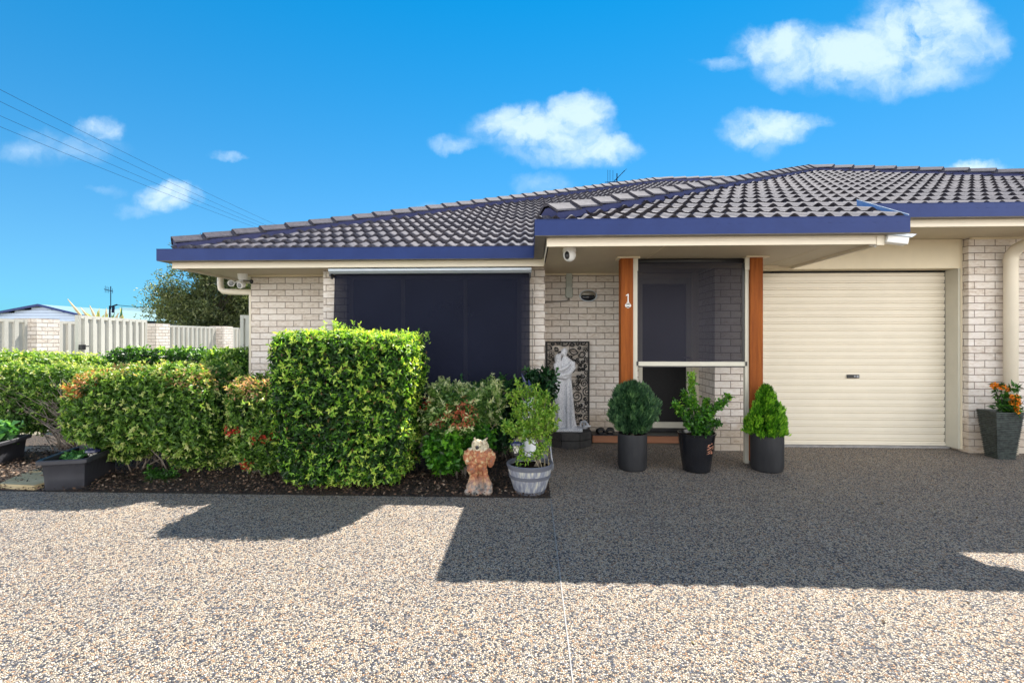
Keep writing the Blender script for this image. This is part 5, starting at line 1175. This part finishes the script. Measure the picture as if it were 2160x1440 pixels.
def far_house_a():
    t = thing('gabled_house', 'pale blue weatherboard gable with dark blue barge beyond the left fence', 'house', (-36, 31, 0))
    x0_, xa, x1_ = -41.0, -32.55, -28.6; Y = 31.0
    za, ze = 3.55, 2.62
    w_ = MB().prism([(-38.5, 0), (-29.0, 0), (-29.0, 2.6), (xa, za-.06), (-38.5, 2.45)], 'y', Y, Y+9)
    bd = MB()
    for k in range(9):
        z = 1.8+k*.19; half = max(.0, (za-.1-z)/(za-ze)); xr = min(-29.0, xa+(x1_-xa)*half); xl = xa-(x1_-xa)*half*1.45
        if xr-xl > .3: bd.box(max(xl, -38.4), xr, Y-.03, Y-.001, z, z+.17)
    w_.build('wall', M['wallshadow'], t); bd.build('weatherboard', M['farblue'], t)
    r_ = MB()
    r_.prism([(x1_, ze), (xa, za), (xa, za+.14), (x1_-.05, ze+.15)], 'y', Y-.4, Y-.3); r_.prism([(-38.8, 2.45), (xa, za), (xa, za+.14), (-38.8, 2.58)], 'y', Y-.4, Y-.3)
    r_.build('barge_board', M['blue'], t)
    q = MB().quad((x1_, Y-.3, ze+.12), (x1_, Y+9, ze+.12), (xa, Y+9, za+.12), (xa, Y-.3, za+.12)).quad((xa, Y-.3, za+.12), (xa, Y+9, za+.12), (-38.8, Y+9, 2.56), (-38.8, Y-.3, 2.56)); q.build('roof', M['greenroof'], t)
far_house_a()
t = thing('green_roofed_house', 'low house with pale green hip roof behind the steel fence', 'house', (-33, 38, 0))
Y = 38.0
MB().box(-40, -31.0, Y, Y+10, 0, 2.5).build('wall', M['farblue'], t)
MB().poly([(-41, Y-.5, 2.55), (-30.3, Y-.5, 2.55), (-33.6, Y+5, 4.25), (-37.6, Y+5, 4.25)]).poly([(-30.3, Y-.5, 2.55), (-30.3, Y+10.5, 2.55), (-33.6, Y+5, 4.25)]).poly([(-41, Y+10.5, 2.55), (-30.3, Y+10.5, 2.55), (-33.6, Y+5, 4.25), (-37.6, Y+5, 4.25)]).poly([(-41, Y-.5, 2.55), (-41, Y+10.5, 2.55), (-37.6, Y+5, 4.25)]).build('roof', M['greenroof'], t)
MB().box(-41, -30.3, Y-.62, Y-.5, 2.38, 2.56).cut().box(-30.3, -30.18, Y-.6, Y+10, 2.38, 2.56).build('gutter', M['greengutter'], t)
t = thing('roof_antenna', 'thin television antenna on the pale green roof', 'antenna', (-35.3, 40, 3.7))
MB().tube([(-36.9, 41, 3.9), (-36.9, 41, 6.0)], .035, 5).build('mast', M['wire'], t)
e_ = MB().tube([(-37.5, 41, 5.75), (-36.7, 41, 5.55)], .03, 4)
for k in range(5): e_.tube([(-37.4+.16*k, 41, 5.45-.02*k), (-37.4+.16*k, 41, 6.05-.06*k)], .02, 4)
e_.build('elements', M['wire'], t)
t = thing('service_pole', 'thin service pole with a bracket above the gate', 'pole', (-27.5, 31, 0))
MB().tube([(-27.6, 30.6, 0), (-27.6, 30.6, 3.55)], .05, 6).build('post', M['wire'], t)
MB().tube([(-27.6, 30.6, 3.45), (-27.1, 30.6, 3.62)], .05, 5).tube([(-27.4, 30.6, 3.1), (-27.35, 30.6, 3.5)], .08, 5).build('bracket', M['wire'], t)
def wire(label, pts, r_, name='power_line', group='overhead power lines'):
    return tag(MB().tube(pts, r_, 5).build(name, M['wire'], None, True, loc=pts[0]), label, 'power line', group)
def wl(x0_, x1_, z_at, seg=24):
    out = []
    for k in range(seg+1):
        y = 6+(60-6)*k/seg; out.append((x0_+(x1_-x0_)*k/seg, y, z_at(y)))
    return out
names = ['uppermost of the four overhead power lines crossing the left sky', 'second highest of the four overhead power lines', 'third highest of the four overhead power lines', 'lowest of the four overhead power lines']
for lab, za, zb in zip(names, (8.90, 8.54, 8.11, 7.78), (8.53, 8.24, 8.22-.12, 7.93)):
    sl2 = (zb-za)/16
    wire(lab, wl(-16.07, -15.9, lambda y: za+sl2*(y-14)+.0016*(y-14)*(y-30)), .006 if lab[0] == 'u' else .0055)
wire('thin service cable drooping from the bracket pole to the tree', [(-27.2, 30.6, 3.6), (-24.5, 29.5, 3.36), (-22, 28.5, 3.30), (-19.5, 27.5, 3.42), (-17, 26.5, 3.62), (-15.6, 26, 3.7)], .018, 'service_cable', None)
t = thing('utility_pole', 'grey utility pole glimpsed under the left eave behind the tree', 'pole', (-15.6, 29, 0))
MB().tube([(-15.55, 28, 0), (-15.55, 28, 4.25)], [.16, .13], 8).build('post', M['metalgrey'], t, True)
MB().box(-16.0, -15.1, 27.9, 28.05, 3.9, 4.0).build('crossarm', M['barkdark'], t)

# ------------------------------------------------------------------ camera, sun, sky
cam = bpy.data.cameras.new('camera'); co = bpy.data.objects.new('camera', cam); C.objects.link(co); S.camera = co
co.location = (0, 0, 1.37); co.rotation_euler = (R(90), 0, R(2.3)); cam.lens = 17.0; cam.sensor_width = 36; cam.shift_y = -5/2160; cam.clip_end = 2000; cam.clip_start = .05
sv = Vector((.576, 1.685, 2.456)).normalized()
sun = bpy.data.lights.new('sun', 'SUN'); sun.energy = 5.0; sun.angle = R(.5); sun.color = (1, .95, .87)
so = bpy.data.objects.new('sun', sun); C.objects.link(so); so.rotation_euler = sv.to_track_quat('Z', 'Y').to_euler(); so.location = (3, 10, 12)
W = bpy.data.worlds.new('World'); S.world = W; W.use_nodes = True; nt = W.node_tree
bg = nt.nodes['Background']; sky = N(nt, 'ShaderNodeTexSky', sky_type='NISHITA'); sky.sun_disc = False
sky.sun_elevation = math.asin(sv.z); sky.sun_rotation = math.atan2(sv.x, sv.y); sky.altitude = 0; sky.air_density = 1.0; sky.dust_density = .0; sky.ozone_density = 3.0
hs = N(nt, 'ShaderNodeHueSaturation'); hs.inputs['Saturation'].default_value = 1.42; hs.inputs['Value'].default_value = .95; hs.inputs['Hue'].default_value = .492
nt.links.new(sky.outputs[0], hs.inputs['Color'])
d1 = N(nt, 'ShaderNodeVectorMath', operation='DIVIDE'); nt.links.new(hs.outputs[0], d1.inputs[0]); d1.inputs[1].default_value = (1.0, 4.5, 9.0)
d2 = N(nt, 'ShaderNodeVectorMath', operation='ADD'); nt.links.new(d1.outputs[0], d2.inputs[0]); d2.inputs[1].default_value = (1, 1, 1)
d3 = N(nt, 'ShaderNodeVectorMath', operation='DIVIDE'); nt.links.new(hs.outputs[0], d3.inputs[0]); nt.links.new(d2.outputs[0], d3.inputs[1])
d4 = N(nt, 'ShaderNodeVectorMath', operation='SCALE'); nt.links.new(d3.outputs[0], d4.inputs[0]); d4.inputs['Scale'].default_value = 1.15
tc = N(nt, 'ShaderNodeTexCoord'); sx = N(nt, 'ShaderNodeSeparateXYZ'); nt.links.new(tc.outputs['Generated'], sx.inputs[0])
def mth(op, a, b_=None, c=None, clamp=False):
    n = N(nt, 'ShaderNodeMath', operation=op); n.use_clamp = clamp
    for i, q in enumerate((a, b_, c)):
        if q is None: continue
        if isinstance(q, (int, float)): n.inputs[i].default_value = q
        else: nt.links.new(q, n.inputs[i])
    return n.outputs[0]
ys = mth('MAXIMUM', sx.outputs['Y'], .02); ca = mth('DIVIDE', sx.outputs['X'], ys); cbb = mth('DIVIDE', sx.outputs['Z'], ys)
cv = N(nt, 'ShaderNodeCombineXYZ'); nt.links.new(ca, cv.inputs[0]); nt.links.new(cbb, cv.inputs[1])
wn = N(nt, 'ShaderNodeTexNoise', i_Scale=6.0, i_Detail=8., i_Roughness=.62); nt.links.new(cv.outputs[0], wn.inputs['Vector'])
w1 = N(nt, 'ShaderNodeVectorMath', operation='SUBTRACT'); nt.links.new(wn.outputs['Color'], w1.inputs[0]); w1.inputs[1].default_value = (.5, .5, .5)
w2 = N(nt, 'ShaderNodeVectorMath', operation='MULTIPLY_ADD'); nt.links.new(w1.outputs[0], w2.inputs[0]); w2.inputs[1].default_value = (.15, .10, 0); nt.links.new(cv.outputs[0], w2.inputs[2])
fn = N(nt, 'ShaderNodeTexNoise', i_Scale=11., i_Detail=9., i_Roughness=.6); nt.links.new(w2.outputs[0], fn.inputs['Vector'])
# cloud lobes: bearing, height, half-widths (tangent units), weight
CL = [(.0429, .4362, .150, .058, 1), (.0, .455, .07, .05, 1), (.122, .462, .075, .052, 1), (.175, .395, .085, .034, .9), (-.13, .410, .050, .022, .6), (.09, .385, .15, .035, .6),
      (.505, .600, .105, .050, .85), (.66, .565, .20, .065, .9), (.80, .61, .13, .10, 1), (.76, .53, .16, .05, .65), (.41, .567, .06, .018, .5), (.90, .58, .07, .05, .6),
      (.49, .418, .10, .045, .9), (.56, .432, .055, .026, .7), (.50, .372, .035, .024, .4), (.92, .345, .065, .024, 1), (1.03, .64, .035, .06, .9),
      (-.745, .308, .068, .036, .9), (-.80, .28, .06, .02, .35), (-.905, .453, .055, .032, .6), (-.955, .412, .11, .034, .38), (-1.05, .40, .10, .035, .34), (-1.02, .43, .07, .025, .25), (-.62, .388, .032, .012, .5), (.045, .320, .062, .026, .38), (-.18, .268, .07, .012, .3), (-.88, .318, .06, .012, .2)]
den = None
for (cx, cz, rx, rz, w_) in CL:
    s1 = N(nt, 'ShaderNodeVectorMath', operation='SUBTRACT'); nt.links.new(w2.outputs[0], s1.inputs[0]); s1.inputs[1].default_value = (cx-.022, cz, 0)
    s2 = N(nt, 'ShaderNodeVectorMath', operation='MULTIPLY'); nt.links.new(s1.outputs[0], s2.inputs[0]); s2.inputs[1].default_value = (1/(rx*1.16), 1/(rz*1.14), 0)
    s3 = N(nt, 'ShaderNodeVectorMath', operation='DOT_PRODUCT'); nt.links.new(s2.outputs[0], s3.inputs[0]); nt.links.new(s2.outputs[0], s3.inputs[1])
    q = mth('MULTIPLY', mth('SUBTRACT', 1.0, s3.outputs['Value'], clamp=True), w_)
    den = q if den is None else mth('MAXIMUM', den, q)
nf = mth('MULTIPLY_ADD', fn.outputs['Fac'], 3.0, -1.62)
al = N(nt, 'ShaderNodeMapRange', interpolation_type='SMOOTHSTEP'); al.inputs['From Min'].default_value = .0; al.inputs['From Max'].default_value = .95
nt.links.new(mth('MULTIPLY', den, mth('ADD', nf, 1.0)), al.inputs['Value'])
ym = mth('GREATER_THAN', sx.outputs['Y'], .03)
alpha = mth('MULTIPLY', mth('MULTIPLY', al.outputs[0], ym), .68)
mxc = N(nt, 'ShaderNodeMix', data_type='RGBA'); nt.links.new(alpha, mxc.inputs['Factor']); nt.links.new(d4.outputs[0], mxc.inputs['A']); mxc.inputs['B'].default_value = (4.6, 5.3, 5.6, 1)
cn3 = N(nt, 'ShaderNodeTexNoise', i_Scale=2.2, i_Detail=7., i_Roughness=.6); nt.links.new(tc.outputs['Generated'], cn3.inputs['Vector'])  # unseen bright cloud bank added behind the camera to light the shaded walls
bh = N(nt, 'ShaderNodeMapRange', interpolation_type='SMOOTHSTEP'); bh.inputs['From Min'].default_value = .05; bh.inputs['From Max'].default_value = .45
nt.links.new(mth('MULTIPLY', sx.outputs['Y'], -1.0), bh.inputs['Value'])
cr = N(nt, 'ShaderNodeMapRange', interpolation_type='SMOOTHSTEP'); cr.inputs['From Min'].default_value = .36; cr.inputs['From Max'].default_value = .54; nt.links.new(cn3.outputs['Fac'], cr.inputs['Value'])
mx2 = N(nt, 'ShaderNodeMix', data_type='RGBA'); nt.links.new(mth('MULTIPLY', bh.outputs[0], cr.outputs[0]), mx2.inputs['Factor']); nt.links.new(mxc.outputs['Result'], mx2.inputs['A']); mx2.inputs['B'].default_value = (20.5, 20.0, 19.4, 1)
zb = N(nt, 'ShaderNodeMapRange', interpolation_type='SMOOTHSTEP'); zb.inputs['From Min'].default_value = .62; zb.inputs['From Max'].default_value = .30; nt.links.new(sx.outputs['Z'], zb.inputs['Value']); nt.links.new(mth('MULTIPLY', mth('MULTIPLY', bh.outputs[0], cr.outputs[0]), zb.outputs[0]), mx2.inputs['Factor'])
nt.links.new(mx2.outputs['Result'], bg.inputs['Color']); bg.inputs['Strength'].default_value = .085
S.view_settings.view_transform = 'Standard'; S.view_settings.look = 'None'; S.view_settings.exposure = 1.43; S.view_settings.gamma = 1
S.cycles.use_denoising = True; S.cycles.max_bounces = 8; S.cycles.transparent_max_bounces = 12
S.render.film_transparent = False
